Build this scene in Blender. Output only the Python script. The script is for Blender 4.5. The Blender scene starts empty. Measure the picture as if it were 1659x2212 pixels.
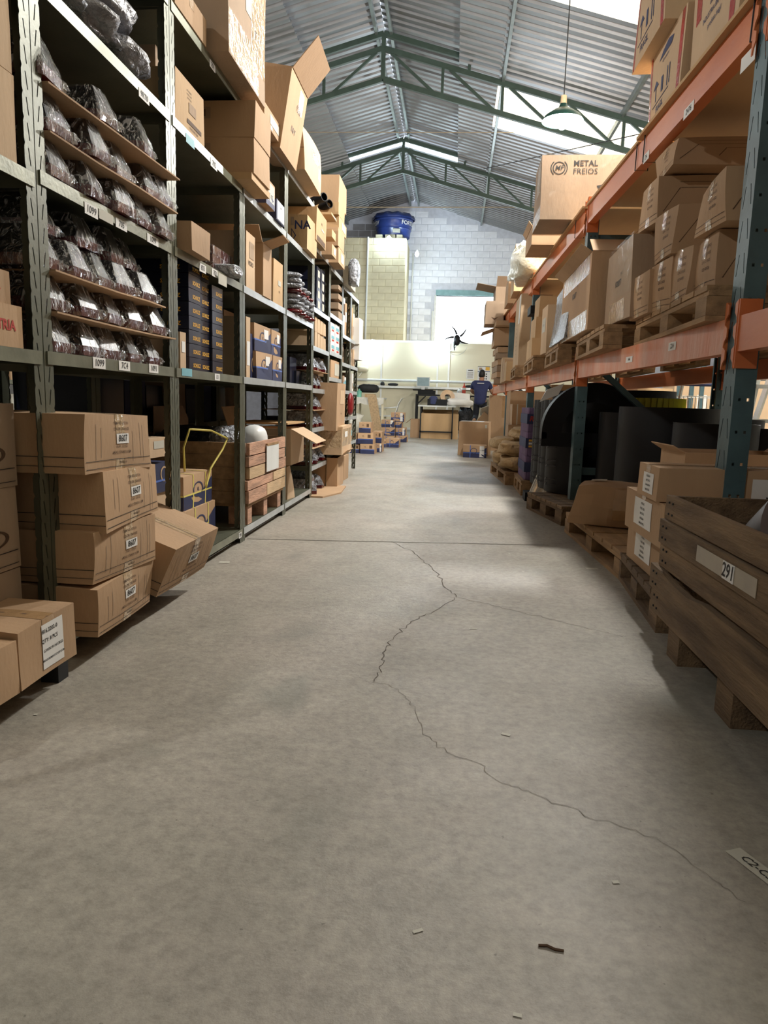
import bpy, bmesh, math, random
from mathutils import Vector, Matrix

random.seed(7)
SC = bpy.context.scene
COL = SC.collection

# ------------------------------------------------------------------ camera
F_PX, CX, CY, CAM_H = 1546.0, 829.5, 1106.0, 0.78
RX = Vector((0.99498171, -0.0428988, 0.09039413))      # rows: world axes seen from the camera
RY = Vector((0.09581799, 0.1483428, -0.98428315))
RZ = Vector((0.02881525, 0.98800511, 0.15170885))
RW = Matrix((RX, RY, RZ))
cam_d = bpy.data.cameras.new('camera')
cam_d.sensor_fit = 'VERTICAL'
cam_d.sensor_height = 36.0
cam_d.lens = 36.0 * F_PX / 2212.0
cam_d.clip_start, cam_d.clip_end = 0.05, 200
cam = bpy.data.objects.new('camera', cam_d)
cam.matrix_world = Matrix.Translation((0, 0, CAM_H)) @ RW.to_4x4()
COL.objects.link(cam)
SC.camera = cam

# ------------------------------------------------------------------ world, exposure, big lights
w = bpy.data.worlds.new('overcast_sky')
SC.world = w
w.use_nodes = True
bgn = w.node_tree.nodes['Background']
bgn.inputs['Color'].default_value = (0.80, 0.90, 1.0, 1)
bgn.inputs['Strength'].default_value = 9.0
SC.view_settings.view_transform = 'Standard'
SC.view_settings.look = 'None'
SC.view_settings.gamma = 1.0
SC.view_settings.exposure = 0.42
SC.view_settings.use_curve_mapping = False
SC.cycles.use_denoising = True
SC.cycles.max_bounces = 8
SC.cycles.diffuse_bounces = 4
SC.cycles.transparent_max_bounces = 12
SC.cycles.sample_clamp_indirect = 6.0

SKY_EMIT = 1.7           # daylight coming through the translucent roof sheets
LAMP_W = 400.0             # hanging bulbs
WALL_LAMP_W = 30.0        # bulbs on the far partition

# ------------------------------------------------------------------ photograph <-> place
CAM = Vector((0, 0, CAM_H))
def ray(px, py):
    return RW @ Vector((px - CX, -(py - CY), -F_PX))
def on(px, py, ax, val):
    r = ray(px, py); t = (val - CAM[ax]) / r[ax]
    return CAM + t * r
def onx(px, py, x): return on(px, py, 0, x)
def ony(px, py, y): return on(px, py, 1, y)
def onz(px, py, z): return on(px, py, 2, z)
def pxof(p):
    v = RW.transposed() @ (Vector(p) - CAM)
    return CX - F_PX * v.x / v.z, CY + F_PX * v.y / v.z
def yat(px, X, z):
    """distance along the aisle at which the line x=X, height z crosses the column px"""
    a, b = 0.35, 60.0
    s = 1 if X < 0 else -1
    for _ in range(60):
        m = (a + b) / 2
        if (pxof((X, m, z))[0] - px) * s < 0: a = m
        else: b = m
    return (a + b) / 2

# ------------------------------------------------------------------ materials
def lin(c):
    return tuple(((v / 255) / 12.92 if v / 255 <= 0.04045 else ((v / 255 + 0.055) / 1.055) ** 2.4) for v in c)
MATS = {}
def M(name, rgb, rough=0.7, metal=0.0, var=0.12, scale=8.0, bump=0.0, bscale=40.0, rnd=0.0, rgb2=None, spec=0.5, coat=0.0,
      stretch=None, detail=4.0, alpha=None, bdist=0.01):
    if name in MATS: return MATS[name]
    m = bpy.data.materials.new(name); m.use_nodes = True
    nt = m.node_tree; N = nt.nodes; L = nt.links
    p = N['Principled BSDF']
    c1 = lin(rgb)
    c2 = lin(rgb2) if rgb2 else tuple(v * (1 - var * 2) for v in c1)
    c3 = c1 if rgb2 else tuple(min(1, v * (1 + var)) for v in c1)
    tc = N.new('ShaderNodeTexCoord')
    mp = N.new('ShaderNodeMapping')
    if stretch: mp.inputs['Scale'].default_value = stretch
    L.new(tc.outputs['Object'], mp.inputs['Vector'])
    nz = N.new('ShaderNodeTexNoise'); nz.inputs['Scale'].default_value = scale; nz.inputs['Detail'].default_value = detail
    L.new(mp.outputs['Vector'], nz.inputs['Vector'])
    rp = N.new('ShaderNodeValToRGB')
    rp.color_ramp.elements[0].position = 0.3; rp.color_ramp.elements[1].position = 0.7
    rp.color_ramp.elements[0].color = (*c2, 1); rp.color_ramp.elements[1].color = (*c3, 1)
    L.new(nz.outputs['Fac'], rp.inputs['Fac'])
    out = rp.outputs['Color']
    if rnd:
        oi = N.new('ShaderNodeObjectInfo')
        hs = N.new('ShaderNodeHueSaturation')
        mr = N.new('ShaderNodeMapRange'); mr.inputs['To Min'].default_value = 1 - rnd; mr.inputs['To Max'].default_value = 1 + rnd
        L.new(oi.outputs['Random'], mr.inputs['Value']); L.new(mr.outputs['Result'], hs.inputs['Value'])
        L.new(out, hs.inputs['Color']); out = hs.outputs['Color']
    L.new(out, p.inputs['Base Color'])
    p.inputs['Roughness'].default_value = rough
    p.inputs['Metallic'].default_value = metal
    p.inputs['Specular IOR Level'].default_value = spec
    if coat: p.inputs['Coat Weight'].default_value = coat; p.inputs['Coat Roughness'].default_value = 0.15
    if alpha is not None: p.inputs['Alpha'].default_value = alpha
    if bump:
        bn = N.new('ShaderNodeTexNoise'); bn.inputs['Scale'].default_value = bscale; bn.inputs['Detail'].default_value = 5
        L.new(mp.outputs['Vector'], bn.inputs['Vector'])
        bp = N.new('ShaderNodeBump'); bp.inputs['Strength'].default_value = bump; bp.inputs['Distance'].default_value = bdist
        L.new(bn.outputs['Fac'], bp.inputs['Height']); L.new(bp.outputs['Normal'], p.inputs['Normal'])
    MATS[name] = m
    return m
def EM(name, rgb, strength):
    m = bpy.data.materials.new(name); m.use_nodes = True
    nt = m.node_tree
    p = nt.nodes['Principled BSDF']
    p.inputs['Base Color'].default_value = (*lin(rgb), 1)
    p.inputs['Emission Color'].default_value = (*lin(rgb), 1)
    p.inputs['Emission Strength'].default_value = strength
    MATS[name] = m
    return m
def WRAP(name, tint=(235, 235, 240), lo=0.03, hi=0.75, thr=(0.55, 0.66), bump=1.0, scale=28, rough=0.10, stretch=(1, 1, 1), gloss=0.10):
    """crinkled clear film: mostly see-through, glints put in as sharp whitish streaks along the creases"""
    m = bpy.data.materials.new(name); m.use_nodes = True
    nt = m.node_tree; N = nt.nodes; L = nt.links
    p = N['Principled BSDF']; o = N['Material Output']
    p.inputs['Base Color'].default_value = (*lin(tint), 1)
    p.inputs['Roughness'].default_value = rough
    p.inputs['Specular IOR Level'].default_value = 1.0
    tr = N.new('ShaderNodeBsdfTransparent')
    gl = N.new('ShaderNodeBsdfGlossy'); gl.inputs['Roughness'].default_value = rough
    tc = N.new('ShaderNodeTexCoord'); mp = N.new('ShaderNodeMapping'); mp.inputs['Scale'].default_value = stretch
    oi = N.new('ShaderNodeObjectInfo'); cb = N.new('ShaderNodeCombineXYZ'); L.new(oi.outputs['Random'], cb.inputs['X'])
    sc_ = N.new('ShaderNodeVectorMath'); sc_.operation = 'SCALE'; sc_.inputs['Scale'].default_value = 9.0; L.new(cb.outputs[0], sc_.inputs[0]); L.new(sc_.outputs[0], mp.inputs['Location'])
    L.new(tc.outputs['Object'], mp.inputs['Vector'])
    nz = N.new('ShaderNodeTexNoise'); nz.inputs['Scale'].default_value = scale; nz.inputs['Detail'].default_value = 3
    nz.inputs['Distortion'].default_value = 1.5
    L.new(mp.outputs['Vector'], nz.inputs['Vector'])
    bp = N.new('ShaderNodeBump'); bp.inputs['Strength'].default_value = bump; bp.inputs['Distance'].default_value = 0.02
    L.new(nz.outputs['Fac'], bp.inputs['Height']); L.new(bp.outputs['Normal'], p.inputs['Normal']); L.new(bp.outputs['Normal'], gl.inputs['Normal'])
    rp = N.new('ShaderNodeValToRGB')
    rp.color_ramp.elements[0].position = thr[0]; rp.color_ramp.elements[1].position = thr[1]
    rp.color_ramp.elements[0].color = (lo, lo, lo, 1); rp.color_ramp.elements[1].color = (hi, hi, hi, 1)
    L.new(nz.outputs['Fac'], rp.inputs['Fac'])
    m0 = N.new('ShaderNodeMixShader'); m0.inputs['Fac'].default_value = gloss
    L.new(tr.outputs[0], m0.inputs[1]); L.new(gl.outputs[0], m0.inputs[2])
    mx = N.new('ShaderNodeMixShader')
    L.new(rp.outputs['Color'], mx.inputs['Fac']); L.new(m0.outputs[0], mx.inputs[1]); L.new(p.outputs[0], mx.inputs[2])
    L.new(mx.outputs[0], o.inputs['Surface'])
    MATS[name] = m
    return m

def floor_material():
    m = bpy.data.materials.new('worn_concrete'); m.use_nodes = True
    nt = m.node_tree; N = nt.nodes; L = nt.links
    p = N['Principled BSDF']
    tc = N.new('ShaderNodeTexCoord')
    def noise(s, d, r=0.55, dist=0.0):
        n = N.new('ShaderNodeTexNoise'); n.inputs['Scale'].default_value = s; n.inputs['Detail'].default_value = d
        n.inputs['Roughness'].default_value = r; n.inputs['Distortion'].default_value = dist
        L.new(tc.outputs['Object'], n.inputs['Vector']); return n
    def ramp(src, stops):
        r = N.new('ShaderNodeValToRGB'); els = r.color_ramp.elements
        while len(els) < len(stops): els.new(0.5)
        for e, (q, c) in zip(els, stops): e.position = q; e.color = (*c, 1)
        L.new(src, r.inputs['Fac']); return r
    def mix(a, b, f, mode='MIX', fac=1.0):
        x = N.new('ShaderNodeMix'); x.data_type = 'RGBA'; x.blend_type = mode
        if f is None: x.inputs[0].default_value = fac
        else: L.new(f, x.inputs[0])
        L.new(a, x.inputs[6]); L.new(b, x.inputs[7]); return x.outputs[2]
    base = ramp(noise(0.9, 5, 0.6, 0.6).outputs['Fac'], [(0.28, lin((146, 141, 128))), (0.5, lin((157, 150, 138))), (0.75, lin((168, 158, 147)))])
    fine = ramp(noise(38, 6, 0.75).outputs['Fac'], [(0.3, (0.62,) * 3), (0.52, (1.0,) * 3), (0.72, (1.28,) * 3)])
    c = mix(base.outputs['Color'], fine.outputs['Color'], None, 'MULTIPLY', 0.8)
    mott = ramp(noise(5.5, 5, 0.7).outputs['Fac'], [(0.3, (0.80,) * 3), (0.55, (1.0,) * 3), (0.75, (1.10,) * 3)])
    c = mix(c, mott.outputs['Color'], None, 'MULTIPLY', 0.9)
    stain = ramp(noise(1.7, 3, 0.5, 1.0).outputs['Fac'], [(0.60, (0, 0, 0)), (0.72, (1, 1, 1))])
    drk = N.new('ShaderNodeRGB'); drk.outputs[0].default_value = (*lin((112, 114, 104)), 1)
    sm = N.new('ShaderNodeMath'); sm.operation = 'MULTIPLY'; sm.inputs[1].default_value = 0.45
    L.new(stain.outputs['Color'], sm.inputs[0])
    c = mix(c, drk.outputs[0], sm.outputs[0])
    pit = ramp(noise(70, 2, 0.5).outputs['Fac'], [(0.72, (0, 0, 0)), (0.78, (1, 1, 1))])
    pd = N.new('ShaderNodeRGB'); pd.outputs[0].default_value = (*lin((70, 64, 58)), 1)
    pm = N.new('ShaderNodeMath'); pm.operation = 'MULTIPLY'; pm.inputs[1].default_value = 0.55
    L.new(pit.outputs['Color'], pm.inputs[0])
    c = mix(c, pd.outputs[0], pm.outputs[0])
    L.new(c, p.inputs['Base Color'])
    rr = N.new('ShaderNodeMapRange'); rr.inputs['To Min'].default_value = 0.42; rr.inputs['To Max'].default_value = 0.68
    L.new(noise(3.0, 4).outputs['Fac'], rr.inputs['Value']); L.new(rr.outputs[0], p.inputs['Roughness'])
    bp = N.new('ShaderNodeBump'); bp.inputs['Strength'].default_value = 0.35; bp.inputs['Distance'].default_value = 0.004
    L.new(noise(90, 4, 0.7).outputs['Fac'], bp.inputs['Height']); L.new(bp.outputs['Normal'], p.inputs['Normal'])
    MATS['floor'] = m
    return m
floor_material()

# cardboard family
M('card', (182, 149, 115), 0.85, var=0.07, scale=3.5, bump=0.15, bscale=60, rnd=0.10, stretch=(1, 1, 0.35))
M('card_lt', (200, 171, 138), 0.85, var=0.06, scale=3.5, bump=0.15, bscale=60, rnd=0.07, stretch=(1, 1, 0.35))
M('card_or', (188, 155, 114), 0.8, var=0.07, scale=3.5, bump=0.12, bscale=60, rnd=0.08, stretch=(1, 1, 0.35))
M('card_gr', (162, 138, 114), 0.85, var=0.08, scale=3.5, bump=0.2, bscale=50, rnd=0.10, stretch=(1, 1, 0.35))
M('card_in', (146, 114, 84), 0.9, var=0.08, scale=4, rnd=0.08)
M('card_print', (96, 74, 52), 0.85, var=0.05)
M('ink', (38, 34, 32), 0.7, var=0.05)
M('ink_brown', (86, 62, 42), 0.8, var=0.1)
M('ink_red', (186, 52, 40), 0.75, var=0.12)
M('ink_blue', (44, 52, 92), 0.7, var=0.1)
M('ink_yellow', (226, 172, 60), 0.6, var=0.05)
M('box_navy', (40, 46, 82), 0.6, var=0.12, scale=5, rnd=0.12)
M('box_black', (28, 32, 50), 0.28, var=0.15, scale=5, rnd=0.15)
M('paper', (228, 226, 222), 0.7, var=0.03)
M('paper_old', (190, 186, 172), 0.7, var=0.08)
M('paper_cyan', (120, 178, 190), 0.6, var=0.1)
M('tape', (172, 138, 100), 0.22, var=0.1, spec=0.8, bump=0.4, bscale=30)
M('tape_clear', (200, 172, 136), 0.12, var=0.12, spec=1.0, bump=0.8, bscale=24, bdist=0.02)
M('tape_red', (186, 60, 52), 0.25, var=0.2, spec=0.8, bump=0.5, bscale=30)
M('tape_grey', (150, 136, 114), 0.3, var=0.12, spec=0.8)
M('strap_yellow', (224, 208, 110), 0.45, var=0.08)
M('strap_blue', (78, 112, 190), 0.4, var=0.08)
M('strap_white', (220, 220, 214), 0.45, var=0.05)
M('shelf_steel', (100, 102, 86), 0.42, 0.35, var=0.12, scale=6, bump=0.05, bscale=90)
M('shelf_edge', (130, 132, 114), 0.36, 0.4, var=0.14, scale=9, bump=0.05, bscale=90)
M('shelf_lit_tone', (190, 196, 198), 0.35, 0.4, var=0.08, scale=9)  # paler lips for farther bays, reflected light put into the colour
M('rack_blue', (76, 102, 108), 0.5, 0.1, var=0.14, scale=7, bump=0.06, bscale=60)
M('rack_orange', (214, 124, 70), 0.38, 0.0, var=0.12, scale=5, bump=0.08, bscale=40, rgb2=(190, 102, 58), stretch=(1, .35, 1))
M('rack_orange_worn', (206, 114, 68), 0.45, 0.0, scale=6, bump=0.2, bscale=30, rgb2=(206, 150, 122), stretch=(1, 1.4, .5))
M('wood', (160, 128, 92), 0.85, var=0.18, scale=4, bump=0.35, bscale=22, rnd=0.14, stretch=(6, 1.0, 6))
M('wood_dark', (140, 114, 84), 0.85, var=0.26, scale=3, bump=0.6, bscale=18, rnd=0.16, stretch=(8, 0.9, 8), rgb2=(92, 72, 52))
M('wood_lt', (206, 176, 138), 0.8, var=0.12, scale=4, bump=0.25, bscale=22, rnd=0.08, stretch=(6, 1, 6))
M('wood_pink', (206, 160, 132), 0.85, var=0.2, scale=4, bump=0.35, bscale=20, rnd=0.14, stretch=(6, 1, 6), rgb2=(150, 118, 98))
M('ply', (196, 158, 112), 0.8, var=0.1, scale=3, stretch=(1, .3, 4))
M('block_cream', (224, 214, 182), 0.8, var=0.05, scale=4, bump=0.25, bscale=30, rnd=0.03)
M('mortar_cream', (206, 194, 160), 0.9, var=0.06)
M('block_white', (236, 238, 248), 0.8, var=0.05, scale=4, bump=0.25, bscale=30, rnd=0.04)
M('mortar_white', (208, 211, 224), 0.9, var=0.06)
M('block_grey', (150, 150, 156), 0.85, var=0.08, scale=4, bump=0.3, bscale=30, rnd=0.05)
M('panel_cream', (226, 218, 190), 0.45, var=0.02, scale=1.5)
M('alu', (206, 208, 204), 0.35, 0.5, var=0.05)
M('teal_paint', (134, 172, 178), 0.6, var=0.08)
M('truss_green', (72, 88, 78), 0.5, 0.2, var=0.1, scale=5)
M('purlin', (140, 150, 148), 0.4, 0.5, var=0.08)
M('roof_metal', (142, 143, 145), 0.42, 0.65, var=0.10, scale=1.2, rnd=0.10, stretch=(.3, 4, 1))
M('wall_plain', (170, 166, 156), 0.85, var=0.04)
M('wall_shade_tone', (92, 90, 88), 0.9, var=0.06)  # darkened copy of the wall colour, standing in for shade on the left
M('black_plastic', (8, 9, 13), 0.55, var=0.2, spec=0.28)
M('black_matte', (24, 24, 26), 0.7, var=0.2)
M('steel_shiny', (190, 186, 176), 0.22, 0.9, var=0.1, stretch=(1, 1, 8))
M('rubber', (30, 30, 32), 0.8, var=0.1)
M('lens_red', (84, 8, 18), 0.12, var=0.2, spec=0.8, rnd=0.2)
M('lamp_black', (20, 19, 24), 0.3, var=0.2)
M('tank_blue', (36, 52, 108), 0.32, var=0.08, spec=0.6)
M('white_plastic', (226, 228, 226), 0.4, var=0.04)
M('white_cloth', (226, 224, 214), 0.85, var=0.08, bump=0.5, bscale=14)
M('bag_grey', (128, 128, 134), 0.25, var=0.3, scale=10, bump=1.0, bscale=20, bdist=0.03, spec=0.9)
M('bag_pale', (214, 208, 186), 0.28, var=0.12, scale=9, bump=1.0, bscale=16, bdist=0.03, spec=0.9)
M('bag_silver', (190, 194, 202), 0.2, 0.3, var=0.3, scale=18, bump=1.0, bscale=42, bdist=0.06)
M('bag_black', (26, 26, 30), 0.3, var=0.25, scale=10, bump=1.0, bscale=14, bdist=0.04, spec=0.6)
M('sack', (180, 150, 108), 0.8, var=0.14, scale=6, bump=1.0, bscale=11, bdist=0.05)
M('bundle_purple', (104, 84, 122), 0.55, var=0.14, scale=6)
M('lime', (206, 206, 60), 0.4, var=0.1)
M('skin', (176, 128, 100), 0.6, var=0.06)
M('shirt_navy', (50, 56, 96), 0.85, var=0.08, bump=0.3, bscale=12)
M('trousers', (38, 40, 50), 0.85, var=0.1)
M('hair', (30, 26, 24), 0.6, var=0.2)
M('screen', (150, 176, 184), 0.25, var=0.08)
M('red_paint', (206, 62, 40), 0.4, var=0.08)
M('red_dark', (130, 30, 34), 0.35, var=0.1)
M('teal_plastic', (120, 190, 170), 0.4, var=0.06)
M('lamp_green', (34, 66, 58), 0.35, var=0.08)
M('enamel_white', (226, 234, 228), 0.35, var=0.03)
M('crack_faint', (122, 114, 104), 0.95, var=0.15)
M('crack', (100, 92, 84), 0.95, var=0.2)
M('joint', (104, 98, 88), 0.95, var=0.15)
M('cable', (30, 30, 30), 0.6, var=0.1)
M('wire_pale', (190, 170, 140), 0.6, var=0.1)
def sky_sheet():
    """ribbed fibreglass: daylight put in as emission, striped to stand in for rib shading"""
    m = bpy.data.materials.new('skylight_sheet'); m.use_nodes = True
    nt = m.node_tree; N = nt.nodes; L = nt.links; p = N['Principled BSDF']
    p.inputs['Base Color'].default_value = (*lin((232, 224, 200)), 1)
    p.inputs['Emission Color'].default_value = (*lin((255, 247, 226)), 1)
    tc = N.new('ShaderNodeTexCoord'); sx = N.new('ShaderNodeSeparateXYZ'); L.new(tc.outputs['Object'], sx.inputs[0])
    mu = N.new('ShaderNodeMath'); mu.operation = 'MULTIPLY'; mu.inputs[1].default_value = 2 * math.pi / 0.2; L.new(sx.outputs['Y'], mu.inputs[0])
    sn = N.new('ShaderNodeMath'); sn.operation = 'SINE'; L.new(mu.outputs[0], sn.inputs[0])
    mr = N.new('ShaderNodeMapRange'); mr.inputs['From Min'].default_value = -1; mr.inputs['To Min'].default_value = SKY_EMIT * .22; mr.inputs['To Max'].default_value = SKY_EMIT * 1.25
    L.new(sn.outputs[0], mr.inputs['Value']); L.new(mr.outputs[0], p.inputs['Emission Strength'])
    MATS['skylight_sheet'] = m
sky_sheet()
EM('bulb_glow', (215, 245, 255), 60.0)
EM('wall_bulb_glow', (205, 240, 255), 45.0)
WRAP('wrap_film', scale=26, stretch=(1.2, 2.6, .55), hi=.72, thr=(.56, .64), gloss=.2, rough=.07)
WRAP('wrap_box', tint=(225, 218, 208), scale=6, lo=.01, hi=.22, thr=(.64, .74), rough=0.16, bump=.35, gloss=.04)

# ------------------------------------------------------------------ mesh building
class MB:
    def __init__(s): s.v = []; s.f = []
    def add(s, vs, fs):
        o = len(s.v); s.v += [tuple(q) for q in vs]; s.f += [tuple(i + o for i in f) for f in fs]; return s
    def box(s, x0, x1, y0, y1, z0, z1):
        return s.add([(x0, y0, z0), (x1, y0, z0), (x1, y1, z0), (x0, y1, z0), (x0, y0, z1), (x1, y0, z1), (x1, y1, z1), (x0, y1, z1)],
                     [(0, 3, 2, 1), (4, 5, 6, 7), (0, 1, 5, 4), (1, 2, 6, 5), (2, 3, 7, 6), (3, 0, 4, 7)])
    def bar(s, a, b, w, h=None, up=(0, 0, 1)):
        """square bar from a to b, w wide and h high"""
        h = h or w
        a, b = Vector(a), Vector(b); d = (b - a).normalized()
        u = Vector(up)
        if abs(d.dot(u)) > 0.98: u = Vector((0, 1, 0))
        r = d.cross(u).normalized(); t = r.cross(d).normalized()
        vs = []
        for p in (a, b):
            for i, j in ((-1, -1), (1, -1), (1, 1), (-1, 1)): vs.append(p + r * (i * w / 2) + t * (j * h / 2))
        return s.add(vs, [(0, 1, 2, 3), (7, 6, 5, 4), (0, 4, 5, 1), (1, 5, 6, 2), (2, 6, 7, 3), (3, 7, 4, 0)])
    def tube(s, pts, r, n=8, cap=True):
        pts = [Vector(p) for p in pts]
        rs = r if isinstance(r, (list, tuple)) else [r] * len(pts)
        ref = None; rings = []
        for i, p in enumerate(pts):
            d = (pts[min(i + 1, len(pts) - 1)] - pts[max(i - 1, 0)])
            d = d.normalized() if d.length > 1e-9 else Vector((0, 0, 1))
            if ref is None:
                ref = Vector((0, 0, 1)) if abs(d.z) < 0.9 else Vector((1, 0, 0))
            a = (ref - d * ref.dot(d)).normalized(); ref = a; b = d.cross(a)
            rings.append([p + (a * math.cos(2 * math.pi * k / n) + b * math.sin(2 * math.pi * k / n)) * rs[i] for k in range(n)])
        vs = [q for g in rings for q in g]
        fs = [(i * n + k, i * n + (k + 1) % n, (i + 1) * n + (k + 1) % n, (i + 1) * n + k) for i in range(len(pts) - 1) for k in range(n)]
        if cap: fs += [tuple(range(n - 1, -1, -1)), tuple(range((len(pts) - 1) * n, len(pts) * n))]
        return s.add(vs, fs)
    def lathe(s, prof, n=20, c=(0, 0, 0), close=False):
        vs = [(c[0] + r * math.cos(2 * math.pi * k / n), c[1] + r * math.sin(2 * math.pi * k / n), c[2] + z) for r, z in prof for k in range(n)]
        m = len(prof)
        fs = [(i * n + k, i * n + (k + 1) % n, (i + 1) * n + (k + 1) % n, (i + 1) * n + k) for i in range(m - 1) for k in range(n)]
        return s.add(vs, fs)
    def prism(s, poly, origin, u, v, n, t):
        """polygon in the u-v plane, thickness t along n"""
        o, u, v, n = Vector(origin), Vector(u), Vector(v), Vector(n)
        k = len(poly)
        a = [o + u * p[0] + v * p[1] for p in poly]; b = [q + n * t for q in a]
        return s.add(a + b, [tuple(range(k - 1, -1, -1)), tuple(range(k, 2 * k))] + [(i, (i + 1) % k, k + (i + 1) % k, k + i) for i in range(k)])
    def blob(s, c, r, n=10, m=14, noise=0.0, sq=1.0, seed=0, flat=None):
        """lumpy super-ellipsoid"""
        rg = random.Random(seed)
        ph = [(rg.uniform(0, 6.3), rg.uniform(0, 6.3), rg.uniform(1.5, 4.5), rg.uniform(1.5, 4.5)) for _ in range(5)]
        def sp(q): return math.copysign(abs(q) ** sq, q)
        vs = []
        for i in range(n + 1):
            th = math.pi * i / n
            for k in range(m):
                f = 2 * math.pi * k / m
                d = 1 + noise * sum(math.sin(a + kx * th * 2) * math.cos(b + round(ky) * f) for a, b, kx, ky in ph) / 2.2
                x, y, z = sp(math.sin(th) * math.cos(f)) * d, sp(math.sin(th) * math.sin(f)) * d, sp(math.cos(th)) * d
                z = c[2] + r[2] * z
                if flat is not None: z = max(z, flat)
                vs.append((c[0] + r[0] * x, c[1] + r[1] * y, z))
        fs = [(i * m + k, (i + 1) * m + k, (i + 1) * m + (k + 1) % m, i * m + (k + 1) % m) for i in range(n) for k in range(m)]
        return s.add(vs, fs)
    def mesh(s, name, smooth=None):
        me = bpy.data.meshes.new(name); me.from_pydata(s.v, [], s.f); me.update()
        if smooth is not None:
            me.shade_smooth()
            if smooth < 3: me.set_sharp_from_angle(angle=smooth)
        return me
    def build(s, name, mat, parent=None, smooth=None):
        return obj(name, s.mesh(name, smooth), mat, parent)

def obj(name, me, mat=None, parent=None, loc=None, rz=None):
    o = bpy.data.objects.new(name, me); COL.objects.link(o)
    if mat is not None and not me.materials: me.materials.append(MATS[mat] if isinstance(mat, str) else mat)
    if parent is not None: o.parent = parent
    if loc is not None: o.location = loc
    if rz is not None: o.rotation_euler = (0, 0, rz)
    return o
def empty(name, loc=(0, 0, 0), rz=0.0, parent=None):
    o = bpy.data.objects.new(name, None); COL.objects.link(o); o.location = loc; o.rotation_euler = (0, 0, rz)
    o.empty_display_size = 0.1
    if parent is not None: o.parent = parent
    return o
SEEN = {}
def tag(o, label, cat, group=None):
    if label in SEEN and not (group and SEEN[label] == group): print('DUPLICATE LABEL', label)
    SEEN[label] = group
    o['label'] = label; o['category'] = cat
    if group: o['group'] = group
    return o
def struct(o, label=None):
    o['kind'] = 'structure'
    if label: o['label'] = label
    return o
def copy_tree(o, parent=None):
    c = o.copy(); COL.objects.link(c); c.parent = parent
    for ch in list(o.children): copy_tree(ch, c)
    return c

# ------------------------------------------------------------------ lettering
TXT = {}
def text_geo(s, bold=0.0, shear=0.0):
    k = (s, bold, shear)
    if k not in TXT:
        cu = bpy.data.curves.new('lettering', 'FONT')
        cu.body = s; cu.size = 1.0; cu.align_x = 'CENTER'; cu.align_y = 'CENTER'; cu.offset = bold; cu.shear = shear
        cu.resolution_u = 2
        o = bpy.data.objects.new('lettering', cu)
        me = bpy.data.meshes.new_from_object(o)
        vs = [(v.co.x, v.co.y) for v in me.vertices]; fs = [tuple(p.vertices) for p in me.polygons]
        bpy.data.objects.remove(o); bpy.data.curves.remove(cu); bpy.data.meshes.remove(me)
        TXT[k] = (vs, fs)
    return TXT[k]
NUM = ['first', 'second', 'third', 'fourth', 'fifth', 'sixth', 'seventh', 'eighth', 'ninth', 'tenth']
# ================================================================== the building
Y_BACK, Y_FRONT, X_LEFT, X_RIGHT = 23.86, -7.5, -8.0, 9.0
XR, ZM, SL = -1.50, 6.95, 0.28          # ridge line, apex of the main chords, roof slope
RISE, HALF = 0.24, 1.52                 # the raised ridge strip
fl = MB().add([(X_LEFT, Y_FRONT, 0), (X_RIGHT, Y_FRONT, 0), (X_RIGHT, Y_BACK + 8, 0), (X_LEFT, Y_BACK + 8, 0)], [(0, 1, 2, 3)]).build('floor', 'floor')
struct(fl, 'grey worn concrete warehouse floor')
rg = random.Random(3)
def strip(name, pix, wid, mat, jit=0.006, sub=6, z=0.0012):
    """thin dark line lying in the floor, through photographed points"""
    p = [onz(x, y, 0) for x, y in pix]; q = []
    for a, b in zip(p, p[1:]):
        for k in range(sub):
            c = a.lerp(b, k / sub); q.append(Vector((c.x + rg.uniform(-jit, jit), c.y + rg.uniform(-jit, jit), z)))
    q.append(Vector((p[-1].x, p[-1].y, z)))
    m = MB(); vs = []
    for i, c in enumerate(q):
        d = (q[min(i + 1, len(q) - 1)] - q[max(i - 1, 0)]).normalized(); n = Vector((-d.y, d.x, 0)) * wid * rg.uniform(0.5, 1.2) / 2
        vs += [c - n, c + n]
    m.add(vs, [(2 * i, 2 * i + 2, 2 * i + 3, 2 * i + 1) for i in range(len(q) - 1)])
    return m.build(name, mat, fl)
strip('crack', [(848, 1170), (890, 1192), (918, 1215), (945, 1240), (962, 1272), (985, 1290)], 0.0035, 'crack', 0.012)
strip('crack', [(985, 1290), (940, 1320), (905, 1335), (868, 1360), (845, 1385), (832, 1410), (826, 1440), (808, 1472)], 0.0028, 'crack', 0.010)
strip('crack', [(985, 1290), (1050, 1305), (1130, 1323), (1200, 1340), (1290, 1362), (1345, 1376)], 0.002, 'crack', 0.010)
strip('crack', [(808, 1472), (860, 1490), (895, 1528), (918, 1588), (965, 1625), (1035, 1650), (1080, 1690), (1150, 1716), (1290, 1770), (1420, 1810)], 0.0016, 'crack_faint', 0.008)
strip('crack', [(1420, 1810), (1540, 1900), (1610, 1950)], 0.0013, 'crack_faint', 0.006)
strip('joint', [(535, 1164), (700, 1168), (850, 1171), (1000, 1174), (1185, 1178)], 0.014, 'joint', 0.003)
strip('joint', [(1135, 1045), (1235, 1142), (1314, 1221), (1420, 1331)], 0.012, 'joint', 0.004)

def wall(name, x0, x1, y0, y1, z0, z1, mat='wall_plain'):
    return struct(MB().box(x0, x1, y0, y1, z0, z1).build(name, mat))
wall('wall_left', X_LEFT - .2, X_LEFT, Y_FRONT, Y_BACK, 0, 5.3, 'wall_shade_tone')
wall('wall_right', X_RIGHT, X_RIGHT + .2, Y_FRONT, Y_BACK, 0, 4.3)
wall('wall_front', X_LEFT, X_RIGHT, Y_FRONT - .2, Y_FRONT, 0, 7.2)

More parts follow.
